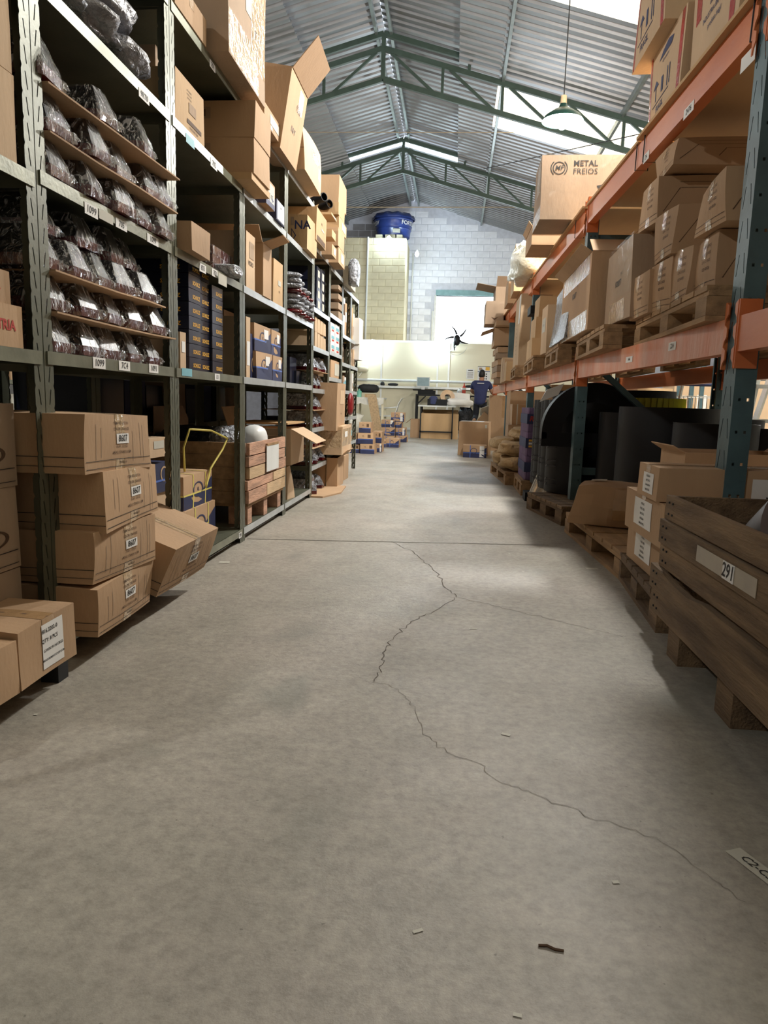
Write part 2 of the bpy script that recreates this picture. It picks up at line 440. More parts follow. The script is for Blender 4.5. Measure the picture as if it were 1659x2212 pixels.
# ---- back wall: painted blocks round a tall opening
OX0, OX1, OZ = -0.70, 2.2, 4.22
bw = MB()
bw.prism([(X_LEFT, 0), (OX0, 0), (OX0, OZ), (OX1, OZ), (OX1, 0), (X_RIGHT, 0), (X_RIGHT, ZM + .17 - SL * (X_RIGHT - XR)), (XR + HALF, ZM + .17 - SL * HALF), (XR, ZM + .17), (X_LEFT, ZM + .17 - SL * (XR - X_LEFT))],
         (0, Y_BACK, 0), (1, 0, 0), (0, 0, 1), (0, 1, 0), .2)
bwo = struct(bw.build('wall_back', 'mortar_white'), 'white painted concrete block gable wall with bright opening')
BW, BH = 0.40, 0.20
def block_mesh(w, mat):
    m = MB(); g = 0.007; d = 0.006
    m.add([(g, 0, g), (w - g, 0, g), (w - g, 0, BH - g), (g, 0, BH - g), (g * 2, -d, g * 2), (w - g * 2, -d, g * 2), (w - g * 2, -d, BH - g * 2), (g * 2, -d, BH - g * 2)],
          [(4, 5, 6, 7), (0, 1, 5, 4), (1, 2, 6, 5), (2, 3, 7, 6), (3, 0, 4, 7)])
    me = m.mesh('brick'); me.materials.append(MATS[mat]); return me
blk_w, blk_g, blk_c, blk_ch = block_mesh(BW, 'block_white'), block_mesh(BW, 'block_grey'), block_mesh(BW, 'block_cream'), block_mesh(BW / 2, 'block_cream')
nb = 0
for r in range(13, 36):
    z = r * BH
    for c in range(-13, 12):
        x = c * BW + (0.2 if r % 2 else 0) - 0.06
        top = ZM + .05 - SL * max(abs(x - XR), abs(x + BW - XR))
        if z + BH > top: continue
        if x + BW > OX0 - .02 and x < OX1 + .02 and z < OZ + .22: continue
        if x < -1.72 and z < 5.4: continue                 # hidden by the tank tower
        if x > 2.3 or x < -4.2: continue
        obj('brick', blk_g if x < -2.6 else blk_w, None, bwo, (x, Y_BACK, z)); nb += 1
print('blocks', nb)
tr = struct(MB().box(OX0 - .02, OX1, Y_BACK - .03, Y_BACK + .2, OZ, OZ + .17).build('trim_1', 'teal_paint'), 'pale teal steel lintel over the bright opening')
struct(MB().box(OX0 - .06, OX0, Y_BACK - .04, Y_BACK + .2, 0, OZ).build('trim_2', 'alu'))
# outside yard seen through the opening
# ---- tank tower
TY = 22.3
tx1 = ony(875, 600, TY).x; tz1 = ony(850, 514, TY).z; tx0 = -5.2
tw = struct(MB().box(tx0, tx1, TY, Y_BACK, 0, tz1).build('wall_tower', 'mortar_cream'), 'cream painted block tower carrying the water tank')
n_rows = int(tz1 / BH)
for r in range(12, n_rows):
    z = tz1 - (r - 11) * BH
    off = 0.0 if r % 2 else 0.2
    for c in range(0, 7):
        x = tx1 - (c + 1) * BW + off
        if x + BW > tx1 + .01:
            obj('brick', blk_ch, None, tw, (tx1 - BW / 2, TY, z)); continue
        obj('brick', blk_c, None, tw, (x, TY, z))

# ---- roof: corrugated sheets in two courses each side, raised strip over the ridge
def sheet_mesh(L, name, slope=True):
    """ribs run down the slope (local +x); 1 m wide along y"""
    prof = []
    for k in range(5):
        y = k * 0.2
        prof += [(y, 0.0), (y + 0.10, 0.0), (y + 0.125, 0.05), (y + 0.175, 0.05)]
    prof.append((1.0, 0.0))
    vs = [(x, y, h - SL * x) for x in (0, L) for y, h in prof]
    n = len(prof)
    return MB().add(vs, [(i, n + i, n + i + 1, i + 1) for i in range(n - 1)]).mesh(name)
SH1, SH2, SHR = 0.86, 8.6, 1.60
roof = struct(empty('roof'), 'corrugated metal roof with translucent strips')
msh = {}
for nm, L, mt in (('u', SH1, 'roof_metal'), ('l', SH2, 'roof_metal'), ('r', SHR, 'roof_metal'), ('s', SH2, 'skylight_sheet')):
    msh[nm] = sheet_mesh(L, 'roof_sheet'); msh[nm].materials.append(MATS[mt])
zroof = ZM + 0.13
SKY = {-1, 0, 4, 5, 9, 10, 14, 15}        # metres along the building where the right slope is translucent
D_IN = HALF - .18
for i in range(int(Y_FRONT) - 1, 24):
    for s in (1, -1):
        for part in ('u', 'l'):
            d0 = D_IN if part == 'u' else D_IN + SH1 - .15
            sky = part == 'l' and s == 1 and i in SKY
            o = obj('translucent_sheet' if sky else 'roof_sheet', msh['s' if sky else part], None, roof,
                    (XR + s * d0, i + (1 if s < 0 else 0), zroof - SL * d0 - (0.02 if part == 'l' else 0)))
            if s < 0: o.rotation_euler = (0, 0, math.pi)
        o = obj('ridge_sheet', msh['r'], None, roof, (XR, i + (1 if s < 0 else 0), zroof + (RISE if i < 19 else .03)))
        if s < 0: o.rotation_euler = (0, 0, math.pi)

# ---- purlins and trusses
def zc(d): return ZM - SL * d
def purlin(d, up, y0, y1):
    o = MB().box(-.025, .025, y0, y1, -.05, .05).build('purlin', 'purlin', roof); o.location = (XR + d, 0, ZM + up - SL * abs(d) + .06)
for d in (.13, -.13, 1.46, -1.46): purlin(d, RISE, Y_FRONT, 18.9)
for d in (.13, -.13): purlin(d, .02, 18.95, Y_BACK)
for d in (2.12, -2.12, 4.2, -4.2, 6.2, -6.0, 8.3): purlin(d, 0, Y_FRONT, Y_BACK)
TR = []
def truss(y, label):
    t = empty('roof_truss', (XR, y, 0)); tag(t, label, 'roof truss', 'roof trusses')
    def bar(name, a, b, w=.06, h=.09): MB().bar((a[0], 0, a[1]), (b[0], 0, b[1]), w, h, up=(0, 0, 1)).build(name, 'truss_green', t)
    dep, R, Lf = .50, X_RIGHT - XR, XR - X_LEFT
    for s, E in ((1, R), (-1, Lf)):
        bar('top_chord', (0, zc(0)), (s * E, zc(E)))
        bar('bottom_chord', (0, zc(0) - dep), (s * E, zc(E) - dep))
        bar('ridge_chord', (0, zc(0) + RISE), (s * HALF, zc(HALF) + RISE))
        bar('ridge_strut', (s * HALF, zc(HALF)), (s * HALF, zc(HALF) + RISE), .05, .05)
        k = 1
        while k * 1.06 < E:
            d, e = k * 1.06, (k - 1) * 1.06
            bar('web_post', (s * d, zc(d)), (s * d, zc(d) - dep), .05, .05)
            bar('web_diagonal', (s * (e + .12), zc(e + .12) - .03), (s * (d - .16), zc(d - .16) - dep + .03), .045, .045)
            k += 1
    bar('king_post', (0, zc(0) + RISE), (0, zc(0) - dep), .07, .07)
    return t
truss(13.66, 'green steel roof truss, the nearer of the two seen')
truss(18.76, 'green steel roof truss, the farther one by the gable wall')
truss(8.56, 'green steel roof truss above the top edge of the view')
truss(3.46, 'green steel roof truss high over the stacked lamp shelves')

# ---- cream partition at the far end
PY = 21.2
pt = struct(empty('wall_partition', (0, PY, 0)), 'cream panel partition with aluminium frame')
cols = [-5.0, -3.35, ony(823, 830, PY).x, ony(944, 830, PY).x, ony(968, 830, PY).x, 1.75, 3.4, 5.0]
for a, b in zip(cols, cols[1:]):
    MB().box(a + .02, b - .02, 0, .04, .06, 2.5).build('panel', 'panel_cream', pt)
for a in cols:
    MB().box(a - .025, a + .025, -.015, .05, 0, 2.54).build('mullion', 'alu', pt)
MB().box(cols[0], cols[-1], -.02, .06, 2.5, 2.56).build('top_rail', 'alu', pt)
MB().box(cols[0], cols[-1], -.02, .05, 0, .06).build('bottom_rail', 'alu', pt)
zr = ony(860, 822, PY).z
MB().tube([(cols[0], -.06, zr), (2.2, -.06, zr)], .035, 8).build('conduit', 'white_plastic', pt)
MB().box(cols[0], 2.2, -.16, 0, zr - .22, zr - .16).build('ledge', 'alu', pt)

# ---- hanging lamp and wall lamps
def point(name, loc, watts, rad, rgb):
    l = bpy.data.lights.new(name, 'POINT'); l.energy = watts; l.shadow_soft_size = rad; l.color = rgb
    o = bpy.data.objects.new(name, l); COL.objects.link(o); o.location = loc; return o
def pendant(x, y, z, label, watts=None):
    t = empty('pendant_lamp', (x, y, z)); tag(t, label, 'lamp', 'pendant lamps over the aisle')
    ztop = zroof - SL * abs(x - XR) - z
    MB().lathe([(.035, .17), (.05, .13), (.10, .105), (.19, .045), (.215, 0), (.212, 0), (.18, .04), (.09, .095), (.03, .12)], 28).build('shade', 'lamp_green', t, 0.9)
    MB().lathe([(.211, .002), (.178, .038), (.09, .092), (.0, .115)], 28).build('shade_lining', 'enamel_white', t, 3.2)
    MB().lathe([(0, .25), (.03, .25), (.035, .16), (0, .16)], 12).build('socket', 'wood_lt', t)
    MB().blob((0, 0, .0), (.062, .062, .085), 8, 12).build('bulb', 'bulb_glow', t, 3.2)
    MB().tube([(0, 0, .25), (0, 0, ztop)], .006, 6).build('cord', 'cable', t)
    l = point('bulb_light', (0, 0, -.12), watts or LAMP_W, .07, (1.0, .97, .92)); l.parent = t
    return t
pl = ony(1215, 262, 8.2)
pendant(pl.x, 8.2, pl.z, 'green enamel pendant lamp with lit bulb over the rack aisle')
pendant(1.02, 5.2, pl.z + .22, 'green enamel pendant lamp above the upper edge of the view')
for k, yy in enumerate((-1.0, 4.0, 9.0, 14.0)):  # unseen row, added so the racking's aisle faces catch light
    pendant(-3.0, yy, 3.95, 'added unseen pendant lamp over the next aisle, %s along' % ['first', 'second', 'third', 'fourth'][k], LAMP_W * .32)
for k, yy in enumerate((6.5, 12.0)):  # unseen row, added to light the goods past the racking
    pendant(4.6, yy, 3.6, 'added unseen pendant lamp beyond the racking, %s along' % ['first', 'second'][k], LAMP_W * .6)
def wall_lamp(x, y, z, label, s=1.0, watts=WALL_LAMP_W):
    t = empty('wall_lamp', (x, y, z)); tag(t, label, 'lamp', 'bare bulbs on the far walls')
    MB().box(-.03, .03, -.02, .0, .05, .13).build('bracket', 'alu', t)
    MB().tube([(0, -.01, .10), (0, -.14, .12), (0, -.16, .08)], .012, 6).build('arm', 'alu', t)
    MB().blob((0, -.16, 0), (.065 * s, .065 * s, .085 * s), 8, 12).build('bulb', 'wall_bulb_glow', t, 3.2)
    l = point('bulb_light', (0, -.32, -.02), watts, .08, (.74, .90, 1.0)); l.parent = t
p = ony(805, 743, PY); wall_lamp(p.x, PY - .02, p.z, 'lit bulb on the cream partition nearest the grey shelving')
p = ony(941, 745, PY); wall_lamp(p.x, PY - .02, p.z, 'lit bulb on the cream partition under the bright opening')
p = ony(841, 519, TY); wall_lamp(p.x, TY, p.z, 'lit bulb on the cream tower just below the blue tank', 1.1, WALL_LAMP_W * .6)
p = ony(893, 547, TY); wall_lamp(p.x + .1, TY + .3, p.z, 'lit bulb by the side of the cream tower', .9, WALL_LAMP_W * 1.5)

# ---- blue water tank on the tower
p = ony(850, 508, TY + .75); R0 = 0.60
t = empty('water_tank', (p.x, TY + .75, tz1 + .003)); tag(t, 'blue round plastic water tank on the cream block tower', 'water tank')
MB().lathe([(0, .16), (.50, .16), (.51, .2), (.525, .34), (.545, .36), (.545, .42), (.56, .44), (.575, .60), (.60, .62), (.60, .68), (.56, .68)], 40).build('body', 'tank_blue', t, .7)
m = MB(); n = 40
prof = [(.635, .66), (.645, .70), (.60, .78), (.40, .84), (0, .86)]
vs = []
for r, z in prof:
    for k in range(n):
        a = 2 * math.pi * k / n; q = r * (1 + (.025 * math.cos(10 * a) if r > .5 else 0)); vs.append((q * math.cos(a), q * math.sin(a), z + (.02 * math.cos(10 * a) if .3 < r < .62 else 0)))
m.add(vs, [(i * n + k, i * n + (k + 1) % n, (i + 1) * n + (k + 1) % n, (i + 1) * n + k) for i in range(len(prof) - 1) for k in range(n)])
m.build('lid', 'tank_blue', t, .8)
for dx, hw in ((-.40, .10), (-.06, .15), (.22, .09)): MB().box(dx - hw, dx + hw, -.45, .45, 0, .16).build('support_block', 'block_cream', t)
def curved_text(s, r, z, a0, size, mat, par):
    vs, fs = text_geo(s, .02)
    m = MB().add([(r * math.cos(a0 + x * size / r), r * math.sin(a0 + x * size / r), z + y * size) for x, y in vs], fs); m.build('lettering', mat, par)
curved_text('FORTLEV', .592, .51, -math.radians(28), .17, 'paper', t)
curved_text('FORTLEV', .592, .51, -math.radians(168), .17, 'paper', t)
MB().add([(.548 * math.cos(a), .548 * math.sin(a), z) for z in (.20, .32) for a in [math.radians(-88 + 6 * k) for k in range(5)]], [(k, k + 1, k + 6, k + 5) for k in range(4)]).build('sticker', 'paper_old', t)

# pipe on the tower, white conduit beside the opening, stretched wires
def pipe(pts, r, mat, label, cat='pipe'):
    o = MB().tube(pts, r, 8).build('pipe' if cat == 'pipe' else 'wire', mat); tag(o, label, cat); return o
a, b = ony(795, 512, TY - .04), ony(789, 735, TY - .04)
pipe([a, b], .03, 'white_plastic', 'white vertical pipe running down the cream tower')
a, b = ony(935, 672, Y_BACK - .05), ony(934, 740, Y_BACK - .05)
pipe([(a.x, a.y, a.z), (b.x, b.y, 0)], .035, 'white_plastic', 'white vertical pipe beside the bright opening')
a, b = ony(893, 547, Y_BACK - .06), ony(886, 735, Y_BACK - .06)
pipe([(a.x, a.y, a.z), (b.x, b.y, b.z)], .025, 'white_plastic', 'thin pale conduit in the corner behind the cream tower')
a, b = ony(700, 448, 20.5), ony(1140, 447, 20.5)
pipe([(a.x - 1.5, a.y, a.z), (b.x + 1.5, b.y, b.z)], .012, 'wire_pale', 'pale wire stretched across in front of the gable wall', 'wire')
a, b = ony(690, 285, 16.0), ony(1310, 286, 16.0)
pipe([(a.x - 1, a.y, a.z), (b.x, b.y, b.z)], .008, 'wire_pale', 'pale wire stretched across between the two trusses', 'wire')
a, b = ony(1045, 365, 17), ony(1380, 290, 12)
pipe([a, b], .008, 'cable', 'dark slanting wire below the translucent roof strip', 'wire')
# ================================================================== grey steel shelving along the left
XL, SD = -1.12, 0.60                      # aisle face of the shelving, shelf depth
PW, PITCH = 0.045, 0.062
def angle_post(h, full=True):
    """slotted angle: flange A along +y (facing +x), flange B along -x; folded at the origin; scalloped edges"""
    m = MB(); n = max(1, int(round(h / PITCH))); c = h / n; th = 0.002
    for axis in (0, 1):
        def P(u, z, back):
            o = -th if back else 0
            return (o, u, z) if axis == 0 else (-u, -o, z)
        for k in range(n):
            z = k * c
            rows = [0, .16 * c, .84 * c, c]
            out = [PW - .004, PW, PW, PW - .004]
            sl = [.019, .017, .025, .023] if axis == 0 else [.023, .025, .017, .019]
            sr = [v + .0045 for v in sl]
            for back in (0, 1):
                vs = []
                for r in range(4):
                    for u in (0, sl[r], sr[r], out[r]): vs.append(P(u, z + rows[r], back))
                fs = []
                for r in range(3):
                    for q in range(3):
                        if r == 1 and q == 1 and full: continue
                        f = (r * 4 + q, r * 4 + q + 1, r * 4 + q + 5, r * 4 + q + 4)
                        fs.append(f if (back == axis) else f[::-1])
                m.add(vs, fs)
    me = m.mesh('post'); me.materials.append(MATS['shelf_steel']); return me
POSTS = {}
def post_mesh(h, full=True):
    k = (round(h, 2), full)
    if k not in POSTS: POSTS[k] = angle_post(h, full)
    return POSTS[k]
def shelving(y0, y1, levels, h, label, x=XL, depth=SD, edge='shelf_edge', lip=.036, group='grey shelving units along the aisle', full=True):
    t = empty('shelving_unit', (x, y0, 0)); tag(t, label, 'shelving', group)
    L = y1 - y0 - .004
    # posts at the four corners; the mesh folds at its own origin
    for k, (px, py, rz, sc) in enumerate(((0, 0, 0, (1, 1, 1)), (0, L, 0, (1, -1, 1)), (-depth, 0, 0, (-1, 1, 1)), (-depth, L, 0, (-1, -1, 1)))):
        o = obj('post', post_mesh(h, full), None, t, (px, py, 0)); o.scale = sc
    for z in levels:
        m = MB()
        m.box(-depth + .004, -.004, .004, L - .004, z - .004, z)
        m.box(-depth + .004, -depth + .007, .006, L - .006, z - lip, z - .004)
        m.box(-depth + .006, -.006, .006, .009, z - lip, z - .004); m.box(-depth + .006, -.006, L - .009, L - .006, z - lip, z - .004)
        s = m.build('shelf', 'shelf_steel', t)
        MB().box(.0005, .004, .012, L - .012, z - lip, z).build('shelf_lip', edge, s)
        m2 = MB()
        for yy in (.028, L - .028): m2.lathe([(.0, .0), (.004, .0)], 8)
    return t
LEV = [.075, .892, 1.362, 1.842, 2.245]
YB = [.96, 1.90, 2.83, 3.77, 4.74, 5.66, 6.41, 7.15, 7.73, 8.33]
unit_names = ['nearest, cut off by the picture edge', 'packed with wrapped tail lights', 'holding black branded boxes and loose cartons',
              'with the plank crate at its foot', 'with the big open carton on top', 'holding foil wrapped lamps from floor to waist',
              'with tall cartons on its top shelf', 'beyond the large taped carton', 'last in the row, standing on open legs']
for i, nm in enumerate(unit_names):
    y0, y1 = YB[i], YB[i + 1]
    if i == 0: lv, h, e = [.075, .89, 1.345, 1.80, 2.245], 2.27, 'shelf_edge'
    elif i <= 4: lv, h, e = LEV, 2.27, 'shelf_edge' if i < 3 else 'shelf_lit_tone'
    elif i == 5: lv, h, e = [.25, .557, .872, 1.203, 1.50, 1.965], 1.98, 'shelf_lit_tone'
    elif i == 6: lv, h, e = [.30, .60, .99, 1.22, 1.548, 1.945], 1.96, 'shelf_lit_tone'
    else: lv, h, e = [.34, .615, .888, 1.16, 1.435, 1.90], 1.92, 'shelf_lit_tone'
    shelving(y0, y1, lv, h, 'grey slotted steel shelving unit ' + nm, edge=e)
# back-to-back row and a further row seen through the gaps
for i in range(1, 6):
    shelving(YB[i] - .3, YB[i + 1] - .3, [.09, .60, 1.0, 1.362, 1.842], 2.27, 'dark steel shelving unit glimpsed behind the aisle shelving, %s from the camera' % NUM[i - 1], x=XL - SD - .06, depth=.5,
             group='shelving units in the row behind', full=False)
for i in range(0, 4):
    y0 = 2.3 + i * 1.1
    shelving(y0, y0 + 1.0, [.09, .55, .88, 1.3, 1.8], 2.2, 'steel shelving unit across the next aisle, %s from the camera' % NUM[i], x=-3.9, depth=.5,
             group='shelving units across the next aisle', full=False)

# ================================================================== blue and orange pallet racking along the right
RP = [(.945, 2.62), (.85, 5.20), (.79, 8.00), (.745, 10.6), (.70, 13.2)]     # aisle-side uprights (x of face, y of centre)
FW, FD, RH, RD = .105, .070, 3.2, 1.0
def upright_mesh(RH):
    m = MB(); c = .11; n = int(round(RH / c)); w = FW / 2
    for k in range(n):
        z = k * c
        rows = [0, .030, .098, .11]
        s1 = [.018, .016, .030, .028]; s2 = [FW - v - .005 for v in s1]
        vs = []
        for r in range(4):
            for u in (0, s1[r], s1[r] + .005, FW / 2, s2[r], s2[r] + .005, FW): vs.append((0, u - w, z + rows[r]))
        m.add(vs, [(r * 7 + q, r * 7 + q + 7, r * 7 + q + 8, r * 7 + q + 1) for r in range(3) for q in range(6) if not (r == 1 and q in (1, 4))])
        for sy in (-w, w):
            us = [0, .017, .025, .045, .053, FD]; zs = [0, .048, .058, .11]
            vs = [(u, sy, z + zz) for zz in zs for u in us]
            m.add(vs, [(r * 6 + q, r * 6 + q + 1, r * 6 + q + 7, r * 6 + q + 6) for r in range(3) for q in range(5) if not (r == 1 and q in (1, 3))])
        for a, b in ((-w, -w + .02), (w - .02, w)):
            m.add([(FD, a, z), (FD, b, z), (FD, b, z + c), (FD, a, z + c)], [(0, 1, 2, 3)])
    me = m.mesh('upright'); me.materials.append(MATS['rack_blue']); return me
UPS = {h: upright_mesh(h) for h in (3.08, 2.09)}
def frame(x, y, label, h=3.08):
    t = empty('rack_frame', (x, y, 0)); tag(t, label, 'pallet rack', 'pallet rack frames')
    obj('upright', UPS[h], None, t)
    o = obj('upright', UPS[h], None, t, (RD, 0, 0)); o.scale = (-1, 1, 1)
    for x0 in (0, RD - FD - .02): MB().box(x0 - .01, x0 + FD + .02, -.07, .07, 0, .006).build('foot_plate', 'rack_blue', t)
    zs = [.33, 1.22, 2.05, 2.9] if h > 3 else [.33, 1.22, 2.02]
    MB().box(FD, RD - FD, -.018, .018, .31, .36).build('horizontal_brace', 'rack_blue', t)
    for a, b in zip(zs, zs[1:]):
        MB().bar((FD * .6, 0, b - .08), (RD - FD * .6, 0, a + .04), .035, .05, up=(0, 1, 0)).build('diagonal_brace', 'rack_blue', t)
    MB().box(FD, RD - FD, -.018, .018, h - .2, h - .15).build('horizontal_brace', 'rack_blue', t)
    return t
frame_names = ['blue pallet rack frame with slotted upright nearest the camera', 'blue pallet rack frame beside the black mudguards', 'blue pallet rack frame behind the purple bundles',
               'blue pallet rack frame fourth along the aisle', 'blue pallet rack frame farthest along the aisle']
for k, ((x, y), nm) in enumerate(zip(RP, frame_names)): frame(x, y, nm, 3.08 if k == 0 else 2.09)
frame(1.04, .05, 'blue pallet rack frame level with the camera')
RPN = [(1.04, .05)] + RP
BHT = .118
def beam(a, b, ztop, label, mat, back=False, teeth=True):
    """box beam between two uprights with its end connectors"""
    (xa, ya), (xb, yb) = a, b
    off = RD if back else 0
    t = empty('rack_beam', (xa + off, ya, ztop)); tag(t, label, 'rack beam', 'orange pallet rack beams')
    L = math.hypot(xb - xa, yb - ya); t.rotation_euler = (0, 0, math.atan2(-(xb - xa), yb - ya))
    s = -1 if not back else 1
    x0, x1 = (-.008, .042) if not back else (-.042, .008)
    MB().box(x0, x1, FW / 2 + .004, L - FW / 2 - .004, -BHT, 0).build('beam', mat, t)
    for yy, d in ((FW / 2, -1), (L - FW / 2, 1)):
        c = MB()
        e = -.006 if not back else .006
        c.box(min(x0, e) - .004, x1 + .02, yy - .006, yy + .006, -BHT - .055, .055)
        c.build('connector', 'rack_orange', t)
        f = MB(); xs = x0 - .006 if not back else x1 + .001
        prof = []
        zz = .055; lo = -BHT - .055; st = (zz - lo) / 3
        # toothed plate lapping on to the face of the upright
        for k in range(3):
            z1 = zz - k * st
            prof += [(0.004, z1), (.026, z1 - .012), (.026, z1 - st * .55), (.010, z1 - st * .75)]
        prof += [(.004, lo)]
        f.prism([(d * u, z) for u, z in prof] if d < 0 else [(d * u, z) for u, z in prof][::-1], (xs, yy, 0), (0, 1, 0), (0, 0, 1), (1, 0, 0), .005)
        f.build('toothed_plate', 'rack_orange', t)
    return t
LOWZ, TOPZ = 1.10, 2.12
wear = ['rack_orange', 'rack_orange_worn', 'rack_orange_worn', 'rack_orange', 'rack_orange']
posn = ['nearest the camera', 'second from the camera', 'third from the camera', 'fourth from the camera', 'farthest away']
for i in range(5):
    a, b = RPN[i], RPN[i + 1]
    beam(a, b, LOWZ, 'orange rack beam at chest height, %s' % posn[i], wear[i])
    beam(a, b, TOPZ, 'orange rack beam of the top level, %s' % posn[i], 'rack_orange')
    beam(a, b, LOWZ, 'orange rear rack beam at chest height, %s' % posn[i], 'rack_orange', True)
    beam(a, b, TOPZ, 'orange rear rack beam of the top level, %s' % posn[i], 'rack_orange', True)
    # plywood decking on the top level, poking out over the beam
    (xa, ya), (xb, yb) = a, b
    t = empty('deck_board', (xa, ya, TOPZ)); tag(t, 'plywood decking on the top rack level, %s' % posn[i], 'board', 'plywood deck boards')
    L = yb - ya
    t.rotation_euler = (0, 0, math.atan2(-(xb - xa), yb - ya))
    MB().box(-.035, .50, .03, L * .52, 0.001, .016).build('sheet', 'ply', t)
    MB().box(-.02, .50, L * .525, L - .02, 0.001, .016).build('sheet', 'ply', t)
    MB().box(.505, RD, .03, L - .02, 0.001, .016).build('sheet', 'ply', t)
# ================================================================== cartons
FACES = {'E': ((1, 0, 0), (0, 1, 0), (0, 0, 1)), 'W': ((-1, 0, 0), (0, -1, 0), (0, 0, 1)), 'S': ((0, -1, 0), (1, 0, 0), (0, 0, 1)), 'T': ((0, 0, 1), (1, 0, 0), (0, 1, 0)), 'N': ((0, 1, 0), (-1, 0, 0), (0, 0, 1))}
def face_dims(f, w, d, h):
    n, u, v = (Vector(q) for q in FACES[f])
    c = Vector((n.x * w / 2, n.y * d / 2, h / 2 + n.z * h / 2))
    fw = w if abs(u.x) else d
    fh = d if f == 'T' else h
    return c, n, u, v, fw, fh
def bulge_at(b, u, v): return b * max(0, 1 - 4 * u * u) * max(0, 1 - 4 * v * v)
def corners(wear, seed):
    rg = random.Random(seed)
    return {k: Vector((rg.uniform(-1, 1), rg.uniform(-1, 1), rg.uniform(-1, .3))) * wear for k in [(i, j, l) for i in (-1, 1) for j in (-1, 1) for l in (-1, 1)]}
def box_shell(w, d, h, bulge, wear, seed, n=6):
    corner = corners(wear, seed)
    idx = {}; vs = []; fs = []
    def vert(p):
        k = (round(p[0], 5), round(p[1], 5), round(p[2], 5))
        if k not in idx:
            idx[k] = len(vs); q = Vector(p)
            u, v, t = p[0] / w, p[1] / d, p[2] / h - .5
            off = Vector((0, 0, 0))
            if abs(abs(u) - .5) < 1e-6: off.x += math.copysign(bulge_at(bulge, v, t), u)
            if abs(abs(v) - .5) < 1e-6: off.y += math.copysign(bulge_at(bulge, u, t), v)
            if abs(t - .5) < 1e-6: off.z += bulge_at(bulge, u, v) * .6
            for (i, j, l), c in corner.items():
                wgt = max(0, .5 + i * u) * max(0, .5 + j * v) * max(0, .5 + l * t); off += c * wgt ** 2
            vs.append(q + off)
        return idx[k]
    for f in ('E', 'W', 'S', 'N', 'T', 'B'):
        if f == 'B': nrm, U, V, c, fw, fh = Vector((0, 0, -1)), Vector((1, 0, 0)), Vector((0, -1, 0)), Vector((0, 0, 0)), w, d
        else: c, nrm, U, V, fw, fh = face_dims(f, w, d, h)
        g = [[vert(c + U * fw * (i / n - .5) + V * fh * (j / n - .5)) for i in range(n + 1)] for j in range(n + 1)]
        for j in range(n):
            for i in range(n): fs.append((g[j][i], g[j][i + 1], g[j + 1][i + 1], g[j + 1][i]))
    m = MB(); m.add(vs, fs); return m
def R(f, u, v, w, h, mat, name='label'): return ('r', f, u, v, w, h, mat, name)
def T(f, u, v, size, s, mat='ink', bold=0.0, shear=0.0, name='print'): return ('t', f, u, v, size, s, mat, bold, shear, name)
def PG(f, pts, mat, name='print'): return ('p', f, pts, mat, name)
def add_decals(root, w, d, h, decs, bulge=0.0, corner=None):
    acc = {}
    for q in decs:
        kind, f = q[0], q[1]
        c, n, U, V, fw, fh = face_dims(f, w, d, h)
        def P(u, v, o):
            q_ = c + U * (u * fw) + V * (v * fh); off = n * (o + bulge_at(bulge, u, v) * (.6 if f == 'T' else 1))
            if corner:
                a_, b_, t_ = q_.x / w, q_.y / d, q_.z / h - .5
                for (i, j, l), cc in corner.items(): off = off + cc * (max(0, .5 + i * a_) * max(0, .5 + j * b_) * max(0, .5 + l * t_)) ** 2
            return q_ + off
        if kind == 'r':
            _, _, u, v, rw, rh, mat, name = q
            m = acc.setdefault((mat, name), MB()); k = 3
            m.add([P(u + rw * (i / k - .5), v + rh * (j / k - .5), .0007 if name in ('packing_tape', 'flap_seam', 'crease') else .0017) for j in range(k + 1) for i in range(k + 1)],
                  [(j * (k + 1) + i, j * (k + 1) + i + 1, (j + 1) * (k + 1) + i + 1, (j + 1) * (k + 1) + i) for j in range(k) for i in range(k)])
        elif kind == 't':
            _, _, u, v, size, s, mat, bold, shear, name = q
            vs, fs = text_geo(s, bold, shear); m = acc.setdefault((mat, name), MB())
            sz = size * fh
            m.add([P(u + x * sz / fw, v + y * sz / fh, .0023 if mat == 'ink' else .0012) for x, y in vs], fs)
        elif kind == 'p':
            _, _, pts, mat, name = q
            m = acc.setdefault((mat, name), MB()); m.add([P(a, b, .0016) for a, b in pts], [tuple(range(len(pts)))])
    for (mat, name), m in acc.items(): m.build(name, mat, root)
def ring(f, u, v, r0, r1, mat, asp=1.0, name='print', n=24, a0=0, a1=360):
    out = []
    for k in range(n):
        p, q = math.radians(a0 + (a1 - a0) * k / n), math.radians(a0 + (a1 - a0) * (k + 1) / n)
        out.append(PG(f, [(u + r0 * math.cos(p) * asp, v + r0 * math.sin(p)), (u + r1 * math.cos(p) * asp, v + r1 * math.sin(p)), (u + r1 * math.cos(q) * asp, v + r1 * math.sin(q)), (u + r0 * math.cos(q) * asp, v + r0 * math.sin(q))], mat, name))
    return out
NBOX = [0]
